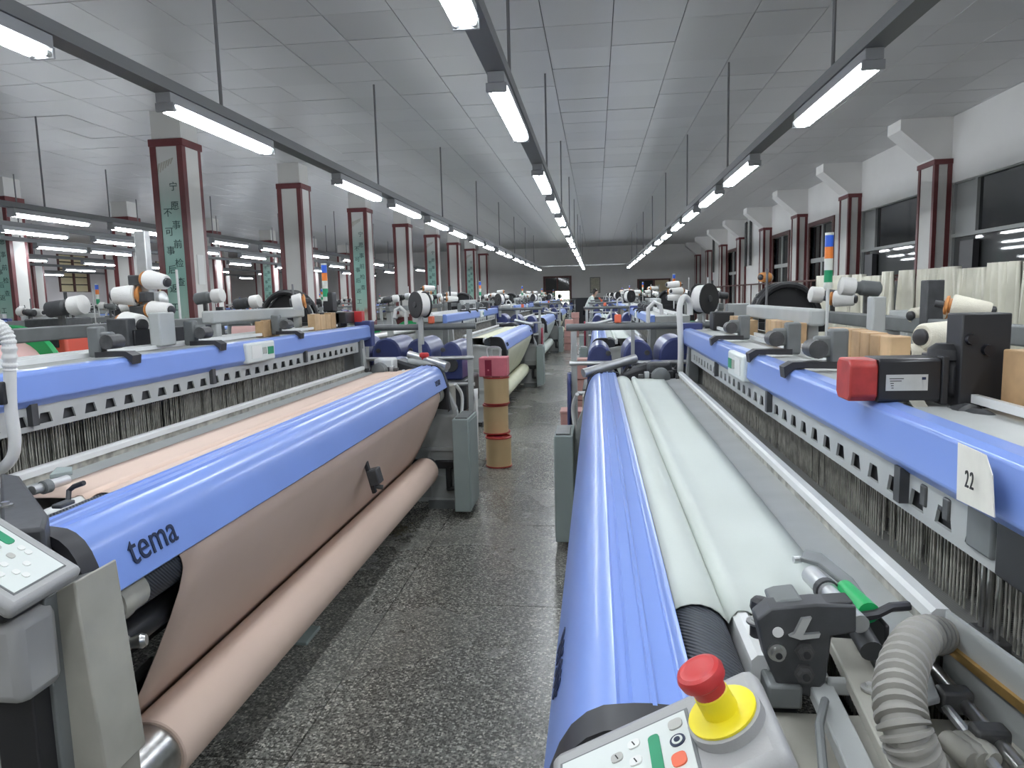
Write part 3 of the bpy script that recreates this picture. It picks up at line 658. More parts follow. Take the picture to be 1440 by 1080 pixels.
def make_cloth(x0, y0, s, m, label, v0=.30, v1=3.36, r=.098, group=None):
    c = empty('woven_cloth', (x0+s*.15,y0,.30), label, 'cloth', group)
    def P(u, v, z): return Vector((x0+s*u, y0+v, z))
    def sh(path, name, a=v0, b=v1, slope=0):
        rows = []
        for i, (u, z) in enumerate(path):
            rows.append([P(u, a+(b-a)*k/24, z) for k in range(25)])
        return MB().sheet(rows).build(name, m, c, solid=.002, ang=60)
    # over the breast roller and back to the fell
    arc = [(.206+.056*math.cos(a), .972+.056*math.sin(a)) for a in [PI*(.98-.70*i/8) for i in range(9)]]
    sh(arc+[(.256,.998),(.259,1.008),(.268,1.0185),(.276,1.0195),(.284,1.0185),(.293,1.0125),(.32,1.012),(.36,1.012),(.40,1.011),(.442,1.010)], 'fabric_top')
    # round the take-up roller and down to the cloth roll
    arc = [(.075+.067*math.cos(a), .835+.067*math.sin(a)) for a in [PI*(.60+.50*i/8) for i in range(9)]]
    sh(arc+[(.024,.77),(.055,.695),(.10,.60),(.15,.50),(.20,.41),(.242,.345)], 'fabric_drop')
    w = MB().lathe(P(.15,v0+.01,.30), (0,1,0), [(0,r-.004),(.004,r),(v1-v0+.05,r),(v1-v0+.054,r-.004)], 36).build('wound_roll', m, c)
    MB().lathe(P(.15,v0-.32,.30), (0,1,0), [(0,.030),(.05,.030),(.05,.086),(.35,.086)], 28).build('roll_core', 'steel', w)
    MB().lathe(P(.15,v1+.05,.30), (0,1,0), [(0,.080),(.10,.080),(.10,.06),(.14,.06)], 24).build('core_end', 'charcoal', w)
    return c
def yarn_cone(base, d, length, r0, r1, label, group, yarn='yarn_white', cap='orange_brown'):
    base = Vector(base); d = Vector(d).normalized()
    o = empty('yarn_cone', base, label, 'yarn cone', group)
    MB().lathe(base, d, [(0,r0*.92),(.006,r0),(length*.94,r1),(length,r1*.86)], 22).build('yarn', yarn, o)
    MB().lathe(base-d*.022, d, [(0,r0*.45),(.004,r0*.80),(.012,r0*.84),(.014,r0*.62),(.024,r0*.62)], 18).build('holder', cap, o)
    MB().lathe(base-d*.05, d, [(0,r0*.30),(.03,r0*.34)], 12).build('spindle', 'charcoal', o)
    MB().lathe(base+d*(length-.002), d, [(0,r1*.62),(.012,r1*.60),(.016,r1*.35)], 16).build('tip', 'cap_black', o)
    return o
def spool(c, d, label, group):
    c = Vector(c); d = Vector(d).normalized()
    o = empty('yarn_spool', c-Vector((0,0,.11)), label, 'yarn spool', group)
    MB().lathe(c, d, [(0,.088),(.075,.088)], 28).build('yarn', 'yarn_white', o)
    for t in (-.008,.075): MB().lathe(c+d*t, d, [(0,.098),(.003,.10),(.008,.10)], 32).build('flange', 'black', o)
    MB().lathe(c-d*.016, d, [(0,.02),(.01,.022)], 16).build('hub', 'charcoal', o)
    MB().box(c+d*.03+Vector((-.012,-.012,-.30)), c+d*.045+Vector((.012,.012,-.02))).build('stand', 'grey', o, bevel=.003)
    return o
XRL, YRL, XLL, YLL, PER = -.06, .76, -1.05, 1.33, 6.86
loomR = make_loom(XRL, YRL, 1, 1.18, 'blue loom with pale cloth and a red-ended motor, numbered 22', 'looms facing the central aisle', brackets=(1.28,1.74,2.55))
loomL = make_loom(XLL, YLL, -1, 1.22, 'blue loom with a full roll of peach cloth across the aisle from number 22', 'looms facing the central aisle', brackets=(1.0,1.60,2.45), tower=(.86,3.58))
clothR = make_cloth(XRL, YRL, 1, 'cloth_pale', 'pale grey-green woven cloth stretched on the loom numbered 22', v0=.30)
clothL = make_cloth(XLL, YLL, -1, 'cloth_peach', 'peach woven cloth hanging from a blue loom and wound on its roll', v0=.31)

# ---------------------------------------------------------------- details of the near end of the right loom
def near(o): o['_near'] = 1; return o
def loc_empty(name, p, parent):
    e = empty(name, p); e.parent = parent; e.location = Vector(p)-Vector(parent['_org']); return near(e)
text_mesh('R9500²', .062, 'lettering', 'ink', [c for c in loomR.children if c.name.startswith('front_cover')][0],
          (-.0695,1.13,.908), (0,-1,0), (.29,0,1), .001, 1.0, scale=(.98,1.1))
cvL = [c for c in loomL.children if c.name.startswith('front_cover')][0]
text_mesh('tema', .098, 'lettering', 'ink', cvL, (-1.0430,1.432,.918), (0,1,0), (-.29,0,1), .001, 1.02, scale=(.90,1.0))
text_mesh('R9500²', .05, 'lettering', 'ink', cvL, (-1.0440,YLL+LL-.30,.925), (0,1,0), (-.29,0,1), .001)

def control_panel(parent, o, ex, ey, ez, wx, wy, keys):
    """panel body centred at o; ex across, ey up the slope, ez out of the face"""
    o, ex, ey, ez = Vector(o), Vector(ex).normalized(), Vector(ey), Vector(ez)
    ey = (ey-ex*ey.dot(ex)).normalized(); ez = ex.cross(ey)
    if ez.z < 0: ez = -ez
    cp = near(MB().obox(o-ez*.016, ex, ey, ez, wx, wy, .032).build('control_panel', 'plastic_grey', parent, bevel=.011))
    sh_ = keys.get('shift', 0)
    def at(a, b, h=0): return o+ex*(a+sh_)+ey*b+ez*h
    (a0,b0),(a1,b1) = keys['pad']
    MB().obox(at((a0+a1)/2,(b0+b1)/2,.0004), ex, ey, ez, abs(a1-a0)+.006, abs(b1-b0)+.006, .0012).build('keypad_recess', 'grey_dark', cp, smooth=False)
    MB().obox(at((a0+a1)/2,(b0+b1)/2,.0010), ex, ey, ez, abs(a1-a0), abs(b1-b0), .0020).build('keypad', 'keypad', cp, smooth=False)
    for a, b, w, h, m in keys['keys']:
        r_ = min(w,h)*.36; pts = []
        for sx, sy, a0_ in ((1,1,0),(-1,1,90),(-1,-1,180),(1,-1,270)):
            for q in range(4): t = R(a0_+30*q); pts.append(at(a+sx*(w/2-r_)+r_*math.cos(t), b+sy*(h/2-r_)+r_*math.sin(t), .0012))
        MB().prism(pts, ez*.0022).build('key', m, cp, smooth=False)
    return cp, at, ex, ey, ez
# right: leans towards the aisle, red stop button on a yellow collar
A, B = W(775,1072,y=.655), W(1062,943,y=.655)
ex = (B-A).normalized(); ey = Vector((-.05,1,.06))
wx = (B-A).length; o = (A+B)/2-Vector((0,.052,.002)); 
ks = {'shift': .024, 'pad': ((-.118,-.045),(.012,.036)), 'keys': [(.001,.022,.014,.013,'key_grey'),(-.002,-.022,.014,.016,'orange'),(-.022,-.004,.011,.048,'green'),(-.042,.020,.012,.011,'key'),(-.042,-.002,.012,.011,'key'),(-.042,-.024,.012,.011,'key'),
      (-.060,.012,.012,.011,'key_grey'),(-.060,-.010,.012,.011,'key'),(-.060,-.032,.012,.011,'key_grey'),(-.078,.000,.012,.011,'key'),(-.078,-.022,.012,.011,'key')]}
cp, at, ex, ey, ez = control_panel(loomR, o, ex, ey, (0,0,1), wx, .125, ks)
MB().lathe(at(.0,.001,.0022), ez, [(0,.0075),(.0008,.0075)], 20).build('dial_ring', 'ink', cp)
MB().lathe(at(.0,.001,.0030), ez, [(0,.0052),(.0006,.0052)], 20).build('dial_gap', 'keypad', cp)
MB().lathe(at(.0,.001,.0036), ez, [(0,.0030),(.0006,.0030)], 16).build('dial_dot', 'ink', cp)
for a, b in ((-.042,.020),(-.042,-.002),(-.042,-.024),(-.060,-.010),(-.078,.0),(-.060,.012)):
    MB().obox(at(a,b,.0036), ex+ey*.4, ey-ex*.4, ez, .0012, .006, .0006).build('key_mark', 'ink_black', cp, smooth=False)
es = at(.048,-.002)
eb = loc_empty('emergency_stop', es, loomR)
MB().lathe(es, ez, [(0,.034),(.010,.034),(.011,.032)], 32).build('base_ring', 'plastic_grey', eb)
MB().lathe(es+ez*.0105, ez, [(0,.031),(.003,.0315),(.0045,.029)], 32).build('collar', 'yellow', eb)
MB().lathe(es+ez*.014, ez, [(0,.016),(.020,.0155),(.022,.014)], 24).build('stem', 'yellow', eb)
MB().lathe(es+ez*.034, ez, [(0,.0145),(.010,.0155),(.014,.0205),(.020,.0215),(.0245,.0195),(.0260,.016),(.0256,.015),(.0264,.010)], 28).build('button', 'red', eb)
# bracket under the panel and loom deck at the near end
def lb(a, b, name, m, parent=loomR, bevel=.002): return near(MB().box(a, b).build(name, m, parent, bevel=bevel))
lb((.03,.30,.60),(.13,.64,1.02),'panel_bracket','grey_dark')
# bed castings: the deck lies a little under the cloth, with two pale bars and bolts
lb((.155,.30,.93),(.60,.90,.955),'bed_plate','grey_warm')
lb((.17,.36,.955),(.215,.84,.985),'bed_rail','grey_warm')
lb((.205,.36,.955),(.245,.74,.968),'bed_strip','grey')
def bar_at(p0, p1, w, h, name, m, bev=.002): return near(MB().bar(p0, p1, w, h).build(name, m, loomR, bevel=bev))
for q, (a, b_, w) in enumerate(((W(1185,905,z=1.0),W(1285,1100,z=1.0),.040),(W(1140,940,z=.985),W(1215,1100,z=.985),.030))):
    bar_at(a, b_, w, .018, 'pale_bar', 'grey_warm' if q == 0 else 'grey')
for px, py in ((1224,970),(1256,1057)):
    p = W(px,py,z=1.010); near(MB().lathe(p, (0,0,1), [(0,.011),(.003,.011)], 18).lathe(p+Vector((0,0,.003)), (0,0,1), [(0,.006),(.005,.006)], 6).build('bolt', 'steel', loomR))
# temple: black plate with bolts, knob, chrome cylinder, green roller
yb = .895
def wy(px, py, y=yb): return W(px,py,y=y)
pl = [wy(1064,872),wy(1084,856),wy(1150,850),wy(1205,852),wy(1205,890),wy(1170,896),wy(1162,960),wy(1140,982),wy(1094,966),wy(1078,930)]
tp = near(MB().prism(pl, (0,.035,0)).build('temple_plate', 'charcoal', loomR, bevel=.003))
for px, py, r in ((1092,916,.0115),(1131,915,.0125),(1130,946,.0130)):
    p = wy(px,py)
    MB().lathe(p, (0,-1,0), [(0,r),(.004,r),(.004,r*.72),(.012,r*.70)], 6 if px > 1100 else 18).build('bolt', 'steel' if px < 1100 else 'iron', tp)
    MB().lathe(p-Vector((0,.012,0)), (0,-1,0), [(0,r*.38),(.002,r*.36)], 12).build('bolt_socket', 'black', tp)
p = wy(1094,889); MB().lathe(p, (0,-1,0), [(0,.007),(.001,.007)], 16).build('hole', 'paper', tp)
MB().prism([wy(1108,892),wy(1116,888),wy(1126,868),wy(1140,866),wy(1128,890),wy(1152,888),wy(1150,894),wy(1124,897)], (0,-.006,0)).build('spring_clip', 'alu', tp, smooth=False)
MB().prism([wy(1086,850,.91),wy(1100,845,.91),wy(1128,842,.91),wy(1136,860,.91),wy(1092,868,.91)], (0,.05,0)).build('temple_block', 'grey_dark', tp, bevel=.003)
near(MB().prism([wy(1130,850,.90),wy(1200,846,.90),wy(1200,862,.90),wy(1130,866,.90)], (0,.03,0)).build('temple_bar', 'black', loomR, bevel=.002))
k0 = W(1067,866,z=1.045)
kn = near(MB().lathe(k0-Vector((0,0,.055)), (0,0,1), [(0,.012),(.045,.012)], 16).build('knob_post', 'black', loomR))
MB().lathe(k0-Vector((0,0,.010)), (0,0,1), [(0,.017),(.003,.017),(.003,.010),(.006,.010)], 20).build('washer', 'steel', kn)
MB().lathe(k0-Vector((0,0,.004)), (.15,.1,1), [(0,.008),(.006,.010),(.014,.0145),(.024,.0145),(.030,.010),(.031,.004)], 10).build('knob', 'black', kn)
t0, t1 = W(1140,808,z=1.062), W(1196,864,z=1.064)
dt = (t1-t0).normalized()
tc = near(MB().lathe(t0, dt, [(0,.0135),(.002,.0145),((t1-t0).length*.50,.0145),((t1-t0).length*.50,.0120),((t1-t0).length+.03,.0120)], 20).build('temple_cylinder', 'alu', loomR))
MB().lathe(t0+dt*.055, dt, [(0,.0175),(.012,.0175)], 18).build('clamp_ring', 'charcoal', tc)
g0, g1 = W(1186,826,z=1.066), W(1222,862,z=1.066)
MB().lathe(g0, g1-g0, [(0,.010),(.004,.013),((g1-g0).length,.0145)], 18).build('green_roller', 'green_bright', tc)
near(MB().prism([W(1125,790,z=1.06),W(1132,778,z=1.06),W(1156,784,z=1.06),W(1200,820,z=1.06),W(1222,850,z=1.06),W(1212,848,z=1.06),W(1150,797,z=1.06)], (0,0,.008)).build('temple_guard', 'grey_dark', loomR, bevel=.002))
near(MB().lathe(W(1126,787,z=1.055), (-1,-.1,0), [(0,.006),(.012,.006)], 10).build('guard_screw', 'alu', loomR))
near(MB().tube([W(1205,868,z=1.062),W(1232,864,z=1.066),W(1252,854,z=1.07),W(1278,852,z=1.07)], .0065, 8).build('cutter_lever', 'cap_black', loomR))
near(MB().box(W(1195,858,z=1.02),W(1252,880,z=1.058)).build('cutter_block', 'black', loomR, bevel=.004))
near(MB().cyl(W(1205,880,z=1.045), W(1226,916,z=1.035), .0145, 18).build('cutter_barrel', 'charcoal', loomR))
# corrugated hose
def bez(ps, n):
    out = []
    for i in range(len(ps)-1):
        p0 = ps[max(i-1,0)]; p1 = ps[i]; p2 = ps[i+1]; p3 = ps[min(i+2,len(ps)-1)]
        for k in range(n):
            t = k/n; out.append(.5*((2*p1)+(p2-p0)*t+(2*p0-5*p1+4*p2-p3)*t*t+(3*p1-p0-3*p2+p3)*t**3))
    out.append(ps[-1]); return out
hp = bez([W(1338,905,z=.955), W(1318,893,z=1.03), W(1290,900,z=1.075), W(1268,945,z=1.085), W(1266,1000,z=1.075), W(1282,1050,z=1.05), W(1310,1110,z=1.0)], 26)
rad = [.0205+(.0052 if (i % 6) in (0,1,2) else 0) for i in range(len(hp))]
near(MB().tube(hp, .02, 18, rad).build('corrugated_hose', 'hose', loomR, ang=25))
# rods and tan strip running off to the near end
r0, r1 = W(1300,925,z=.985), W(1440,1085,z=.985)
near(MB().cyl(r0, r1, .0085, 12).build('guide_rod', 'steel', loomR))
near(MB().cyl(r0+Vector((-.022,0,-.005)), r1+Vector((-.022,0,-.005)), .006, 10).build('thin_rod', 'alu', loomR))
for px, py in ((1345,985),(1395,1040)): near(MB().box(W(px,py,z=.985)-Vector((.022,.012,.014)), W(px,py,z=.985)+Vector((.016,.012,.016))).build('rod_clamp', 'iron', loomR, bevel=.004))
near(MB().bar(W(1330,912,z=1.0), W(1460,1018,z=1.0), .006, .11).build('end_plate', 'grey', loomR))
near(MB().bar(W(1330,905,z=1.01), W(1460,1008,z=1.01), .012, .012).build('edge_strip', 'brass', loomR))
near(MB().prism([W(1290,905,z=.99),W(1322,990,z=.99),W(1285,1000,z=.99),W(1262,930,z=.99)], (0,0,.008)).build('cover_plate', 'grey', loomR, bevel=.002))
near(MB().box((.30,.30,.88),(.52,.66,.95)).build('gear_box', 'grey_dark', loomR, bevel=.01))
for i in range(3): near(MB().lathe(W(1330+14*i,1040,z=.98), (.3,-1,0), [(0,.012),(.03,.014),(.04,.010)], 12).build('cam_lobe', 'grey_warm', loomR))
near(MB().tube([W(1160,985,z=1.0), W(1152,1020,z=1.01), W(1158,1090,z=1.0)], .005, 8).build('cable', 'grey_dark', loomR))
near(MB().box(W(1170,955,z=.99)-Vector((.012,.012,.01)), W(1200,975,z=.99)+Vector((.012,.008,.012))).build('clevis', 'grey', loomR, bevel=.004))
near(MB().box(W(1075,965,z=.985)-Vector((.0,.02,.02)), W(1112,945,z=.985)+Vector((0,.0,.012))).build('base_lug', 'grey_dark', loomR, bevel=.004))
near(MB().tube([W(1080,940,z=1.0),W(1098,938,z=1.0),W(1112,948,z=1.0),W(1124,958,z=.995)], .0035, 8).build('wire', 'alu', loomR))
# shed motion rods under the beam, near end
near(MB().box((.545,1.03,1.115),(.60,1.10,1.18)).build('lift_block', 'grey_dark', loomR, bevel=.004))
near(MB().box((.545,.90,1.10),(.61,1.02,1.185)).build('lift_housing', 'black', loomR, bevel=.004))
for v in (1.055,1.072,1.030): near(MB().cyl((.56,v,.95),(.56,v,1.12),.004,8).build('lift_rod', 'steel', loomR))
near(MB().box((.548,1.015,.98),(.574,1.085,1.0)).build('rod_joint', 'iron', loomR, bevel=.003))
near(MB().box((.55,1.02,.55),(.575,1.075,.97)).build('lift_stem', 'iron', loomR, bevel=.003))
for v in (1.16,1.24): near(MB().box((.548,v,1.128),(.575,v+.022,1.165)).cyl((.56,v-.05,1.14),(.56,v,1.14),.008,8).build('rail_latch', 'iron', loomR, bevel=.003))
# number card
cpts = [W(1347,622,x=.523), W(1386,640,x=.512), W(1395,668,x=.505), W(1398,728,x=.505), W(1345,702,x=.523)]
cd_ = near(MB().prism(cpts, (.0015,0,0)).build('number_card', 'card', loomR, smooth=False))
a = W(1364,684,x=.512); bdir = W(1384,693,x=.512)-a
text_mesh('22', .034, 'number', 'ink_black', cd_, a-Vector((.007,0,0)), bdir, (0,0,1), .0006, 1.2, scale=(.62,1.0))
# servo motor with red end cap on a black upright
ym = 1.43
def wm(px, py, y=ym): return W(px,py,y=y)
m0, m1 = wm(1237,505), wm(1322,566)
xa, xb = m0.x, m1.x; zt, zb = m0.z, m1.z; yc = ym; hw = (zt-zb)/2; zc = (zt+zb)/2
mo = loc_empty('servo_motor', (xa,yc,zb), loomR)
def ochamfer(x0, x1, h, ch=.25):
    pts = [(-1+ch,-1),(1-ch,-1),(1,-1+ch),(1,1-ch),(1-ch,1),(-1+ch,1),(-1,1-ch),(-1,-1+ch)]
    return MB().prism([(x0, yc+hw+p*h, zc+q*h) for p, q in pts], (x1-x0,0,0))
ochamfer(xa, xb, hw, .12).build('motor_body', 'black_gloss', mo, bevel=.002)
ochamfer(wm(1197,505).x, xa, hw*.97, .28).build('motor_cap', 'red_dull', mo, bevel=.004)
MB().box((xb,yc-.004,zb-.004),(xb+.012,yc+2*hw+.004,zt+.004)).build('motor_flange', 'black', mo, bevel=.002)
MB().box((xb+.012,yc+.004,zb+.006),(wm(1378,500).x,yc+2*hw-.004,zt-.004)).build('gearbox', 'black', mo, bevel=.012)
MB().lathe((wm(1352,480).x,yc+hw,zt-.005), (0,0,1), [(0,.04),(.02,.038),(.03,.025)], 20).build('gearbox_neck', 'black', mo)
pa, pb = wm(1246,527), wm(1304,549)
np_ = MB().box((pa.x,yc-.0014,pb.z),(pb.x,yc-.0002,pa.z)).build('rating_plate', 'alu', mo, smooth=False)
for q in range(5): MB().box((pa.x+.006+.001*q,yc-.002,pa.z-.007-.0045*q),(pa.x+.006+[.026,.022,.008,.008,.008][q],yc-.0013,pa.z-.0085-.0045*q)).build('print_line', 'ink_black', np_, smooth=False)
MB().box((pb.x-.011,yc-.002,pa.z-.010),(pb.x-.004,yc-.0013,pa.z-.005)).build('print_mark', 'ink', np_, smooth=False)
u0, u1 = wm(1350,441), wm(1410,597)
up = near(MB().box((u0.x,yc-.012,u1.z),(u1.x,yc+.05,u0.z)).build('motor_upright', 'black', loomR, bevel=.003))
for px, py in ((1388,492),(1365,477),(1386,568)): MB().lathe(wm(px,py,yc-.012), (0,-1,0), [(0,.011),(.010,.010)], 14).build('bolt', 'black_gloss', up)
# cable plug under the motor
q0, q1 = wm(1340,588), W(1415,607,y=1.30)
dq = (q1-q0); lq = dq.length
pg = near(MB().lathe(q0, dq, [(0,.026),(.02,.030),(.03,.034),(.045,.034),(.05,.028),(.075,.030),(.10,.024),(.105,.017),(lq,.014)], 20).build('cable_plug', 'charcoal', loomR))
MB().tube([q1, q1+dq*.35+Vector((.01,0,-.006)), q1+dq*1.0+Vector((.05,-.05,-.02))], .0085, 10).build('plug_cable', 'hose_pale', pg)
MB().tube([q0, q0+Vector((-.02,.02,.0)), q0+Vector((-.045,.03,-.01))], .012, 10).build('pigtail', 'black', pg)
near(MB().prism([wm(1278,563),wm(1300,563),wm(1318,592),wm(1305,600)], (0,.03,0)).build('motor_foot', 'grey_warm', loomR, bevel=.002))

# guide slats on the deck
def slats(loom, x, sgn, y0, y1, n, z0, z1):
    for k in range(n):
        a = y0+(y1-y0)*k/n; e = y0+(y1-y0)*(k+1)/n-.003
        near(MB().box((x,a,z0),(x+sgn*.05,e,z1+random.uniform(-.006,.006))).build('guide_slat', ('wood','wood2')[random.random() < .5], loom, bevel=.003))
slats(loomR, .74, 1, 1.16, 1.40, 3, 1.272, 1.380)
slats(loomR, .74, 1, 1.90, 2.40, 7, 1.272, 1.375)
slats(loomR, .74, 1, 2.80, 3.25, 5, 1.272, 1.375)
slats(loomR, .74, 1, 3.62, 4.10, 4, 1.272, 1.36)
slats(loomL, -1.80, -1, 4.42, 4.80, 4, 1.312, 1.415)
slats(loomL, -1.80, -1, 3.70, 3.90, 3, 1.312, 1.40)

# yarn cones over the right loom
G1 = 'yarn cones over the near looms'
def cone_px(pa, pb, x, r0, r1, label, yarn='yarn_white', cap='orange_brown', y=None):
    a = W(*pa, x=x) if y is None else W(*pa, y=y); b_ = W(*pb, y=a.y-.05) if y is None else W(*pb, y=y-.02)
    return yarn_cone(a, b_-a, (b_-a).length, r0, r1, label, G1, yarn, cap)
cone_px((1338,430),(1394,438), 1.20, .040, .030, 'white yarn cone with orange holder just above the black motor upright', 'yarn_cream')
cone_px((1342,474),(1296,474), 1.06, .050, .040, 'large cream yarn cone lying behind the red-ended motor', 'yarn_cream')
cone_px((1322,440),(1282,444), 1.34, .034, .030, 'cream yarn cone pointing away behind the large cream cone', 'yarn_cream')
cone_px((1173,420),(1202,421), 1.26, .044, .034, 'white yarn cone with black tip on the grey arm by the signal tower')
cone_px((1083,414),(1066,416), 1.26, .042, .026, 'white yarn cone hung in front of the black creel arch of loom 22')
cone_px((1080,390),(1070,390), 1.26, .040, .034, 'empty amber cone holder on top of the creel arch', 'orange_brown', 'alu')
cone_px((1320,497),(1275,497), 1.02, .03, .028, 'half-hidden cream cone low behind the motor body', 'yarn_cream')
near(MB().box(W(1310,432,x=1.24)-Vector((.03,.03,.25)), W(1310,432,x=1.24)+Vector((.03,.03,.10))).build('cone_stand', 'charcoal', loomR, bevel=.004))
p = W(1231,470,x=.92); near(MB().box((.90,p.y-.03,1.27),(.94,p.y+.03,1.47)).build('arm_post', 'grey', loomR, bevel=.004))
# cone stand over the left loom
ys_ = 2.9
stp = W(198,375,y=ys_)
cs = loc_empty('cone_stand', (stp.x,ys_+.03,1.33), loomL)
MB().box((stp.x-.028,ys_+.01,1.33),(stp.x+.022,ys_+.05,1.82)).build('post', 'alu', cs, bevel=.004)
for px, py in ((197,394),(199,437),(199,418)):
    p = W(px,py,y=ys_); MB().box(p-Vector((.045,.02,.022)), p+Vector((.035,.04,.022))).build('clamp', 'charcoal', cs, bevel=.005)
cone_px((208,393),(234,397), 0, .042, .032, 'white yarn cone with orange holder, topmost on the left loom cone stand', y=ys_)
cone_px((192,415),(160,416), 0, .046, .036, 'big white yarn cone pointing away from the aisle on the left cone stand', y=ys_)
cone_px((214,436),(240,436), 0, .040, .030, 'white yarn cone with orange holder, lowest pointing to the aisle on the left stand', y=ys_)
cone_px((176,456),(199,458), 0, .055, .048, 'fat white yarn cone low on the left loom deck under the cone stand', y=ys_-.05)
cone_px((180,430),(168,434), 0, .022, .018, 'small white cone tucked behind the left loom cone stand', y=ys_+.15)
cone_px((425,424),(411,426), 0, .052, .044, 'white yarn cone facing the aisle in front of the black arch of the peach-cloth loom', y=4.15)
c0 = empty('yarn_bobbin', W(441,458,y=4.6)-Vector((0,0,.0)), 'small dark grey bobbin standing on the deck beside wooden slats', 'bobbin')
p = W(441,456,y=4.6); MB().lathe((p.x,p.y,1.335), (0,0,1), [(0,.024),(.06,.024),(.075,.018)], 16).build('yarn', 'grey_dark', c0)
MB().lathe((p.x,p.y,1.41), (0,0,1), [(0,.018),(.008,.016)], 14).build('tip', 'paper', c0)
near(MB().box((-1.90,2.75,1.33),(-1.93,3.35,1.40)).build('arm_shade_box', 'black_gloss', loomL, bevel=.004))  # solid dark box standing in for the shaded opening under the arm
# dark feeder block on the left deck
near(MB().box(W(155,455,y=2.72)-Vector((.02,0,.12)), W(172,455,y=2.72)+Vector((.02,.06,.02))).build('feeder_block', 'charcoal', loomL, bevel=.006))
near(MB().lathe(W(164,477,y=2.71), (.3,-1,0), [(0,.017),(.012,.016)], 16).build('feeder_knob', 'iron', loomL))
ab = W(238,450,y=2.85)
near(MB().box((ab.x-.03,2.75,1.33),(ab.x+.02,2.86,1.47)).build('arm_box', 'grey', loomL, bevel=.006))
# left loom near end: panel, column, hand-wheel box, temple, hose
A, B = W(112,800,y=1.17), W(-30,712,y=1.17)
ex = (B-A).normalized(); ey = Vector((0,1,.08)); wx = .26; o = A+ex*.125-Vector((0,.075,.0))
ks = {'pad': ((-.105,-.055),(.12,.055)), 'keys': [(.040,.030,.018,.018,'orange'),(.010,.034,.045,.018,'green'),(-.03,.036,.012,.012,'key'),(-.045,.036,.012,.012,'key'),(-.005,.008,.014,.012,'key_grey'),(-.035,.008,.014,.012,'key_grey'),(-.065,.012,.012,.012,'key'),(-.02,-.016,.012,.012,'key'),(-.045,-.016,.012,.012,'key'),(-.07,-.016,.012,.012,'key'),(-.06,-.038,.012,.012,'key'),(-.085,-.01,.012,.012,'key')]}
cpL = control_panel(loomL, o, ex, ey, (0,0,1), wx, .16, ks)
def lbl(a, b, name, m, bevel=.004): return near(MB().box(a, b).build(name, m, loomL, bevel=bevel))
pc = [W(88,838,y=1.15),W(103,818,y=1.15),W(149,1100,y=1.15),W(82,1100,y=1.15)]
near(MB().prism([W(62,842,y=1.17),W(104,818,y=1.17),W(152,1100,y=1.17),W(82,1100,y=1.17)], (0,.12,0)).build('side_column', 'grey_warm', loomL, bevel=.004))
q = W(120,1100,y=1.2); lbl((q.x-.06,1.17,0),(q.x+.05,1.30,q.z+.03),'column_foot','grey_warm')
near(MB().prism([W(28,852,y=1.14),W(62,842,y=1.14),W(90,1100,y=1.14),W(62,1100,y=1.14)], (0,.14,0)).build('column_flange', 'grey_dark', loomL, bevel=.003))
bx0, bx1 = W(-40,868,y=1.08), W(50,1010,y=1.08)
near(MB().box((bx0.x,1.06,bx1.z+.03),(bx1.x,1.16,bx0.z)).build('handle_box', 'plastic_grey', loomL, bevel=.02))
lbl((bx0.x,1.10,.2),(bx1.x-.02,1.2,bx1.z+.03),'lower_shroud','black')
lbl((bx0.x,1.04,bx0.z+.005),(W(15,850,y=1.06).x,1.14,bx0.z+.03),'mobile_tray','black',.01)
near(MB().prism([W(0,664,z=1.08),W(28,668,z=1.08),W(68,722,z=1.08),W(62,742,z=1.08),W(0,748,z=1.08)], (0,0,-.09)).build('temple_block', 'charcoal', loomL, bevel=.008))
near(MB().lathe(W(8,712,z=1.08), (0,0,1), [(0,.014),(.004,.014),(.004,.008),(.010,.008)], 14).build('bolt', 'steel', loomL))
near(MB().cyl(W(45,690,z=1.055), W(95,674,z=1.055), .012, 16).build('temple_cylinder', 'alu', loomL))
near(MB().lathe(W(60,686,z=1.055), W(95,674,z=1.055)-W(45,690,z=1.055), [(0,.017),(.02,.017)], 16).build('clamp_ring', 'grey_dark', loomL))
near(MB().prism([W(70,674,z=1.06),W(80,663,z=1.06),W(102,662,z=1.06),W(102,668,z=1.06)], (0,0,.012)).build('temple_guard', 'grey_green', loomL, bevel=.002))
near(MB().tube([W(96,704,z=1.055),W(97,690,z=1.075),W(104,684,z=1.085),W(118,679,z=1.095)], .006, 8).build('release_lever', 'cap_black', loomL))
near(MB().box(W(72,716,z=1.05),W(106,702,z=1.06)).build('lever_base', 'charcoal', loomL, bevel=.003))
hp = bez([W(-20,448,y=1.66),W(2,462,y=1.65),W(12,480,y=1.65),W(14,520,y=1.65)], 16)
near(MB().tube(hp, .02, 14, [.0155+(.0025 if i % 4 < 2 else 0) for i in range(len(hp))]).build('corrugated_hose', 'hose_pale', loomL, ang=25))
near(MB().tube(bez([W(14,515,y=1.65),W(15,570,y=1.65),W(21,620,y=1.65),W(14,648,y=1.65),W(-15,672,y=1.65)], 8), .0145, 14).build('suction_pipe', 'hose_pale', loomL))
near(MB().box(W(-10,538,y=1.62),W(26,566,y=1.67)).build('pipe_clamp', 'black', loomL, bevel=.004))
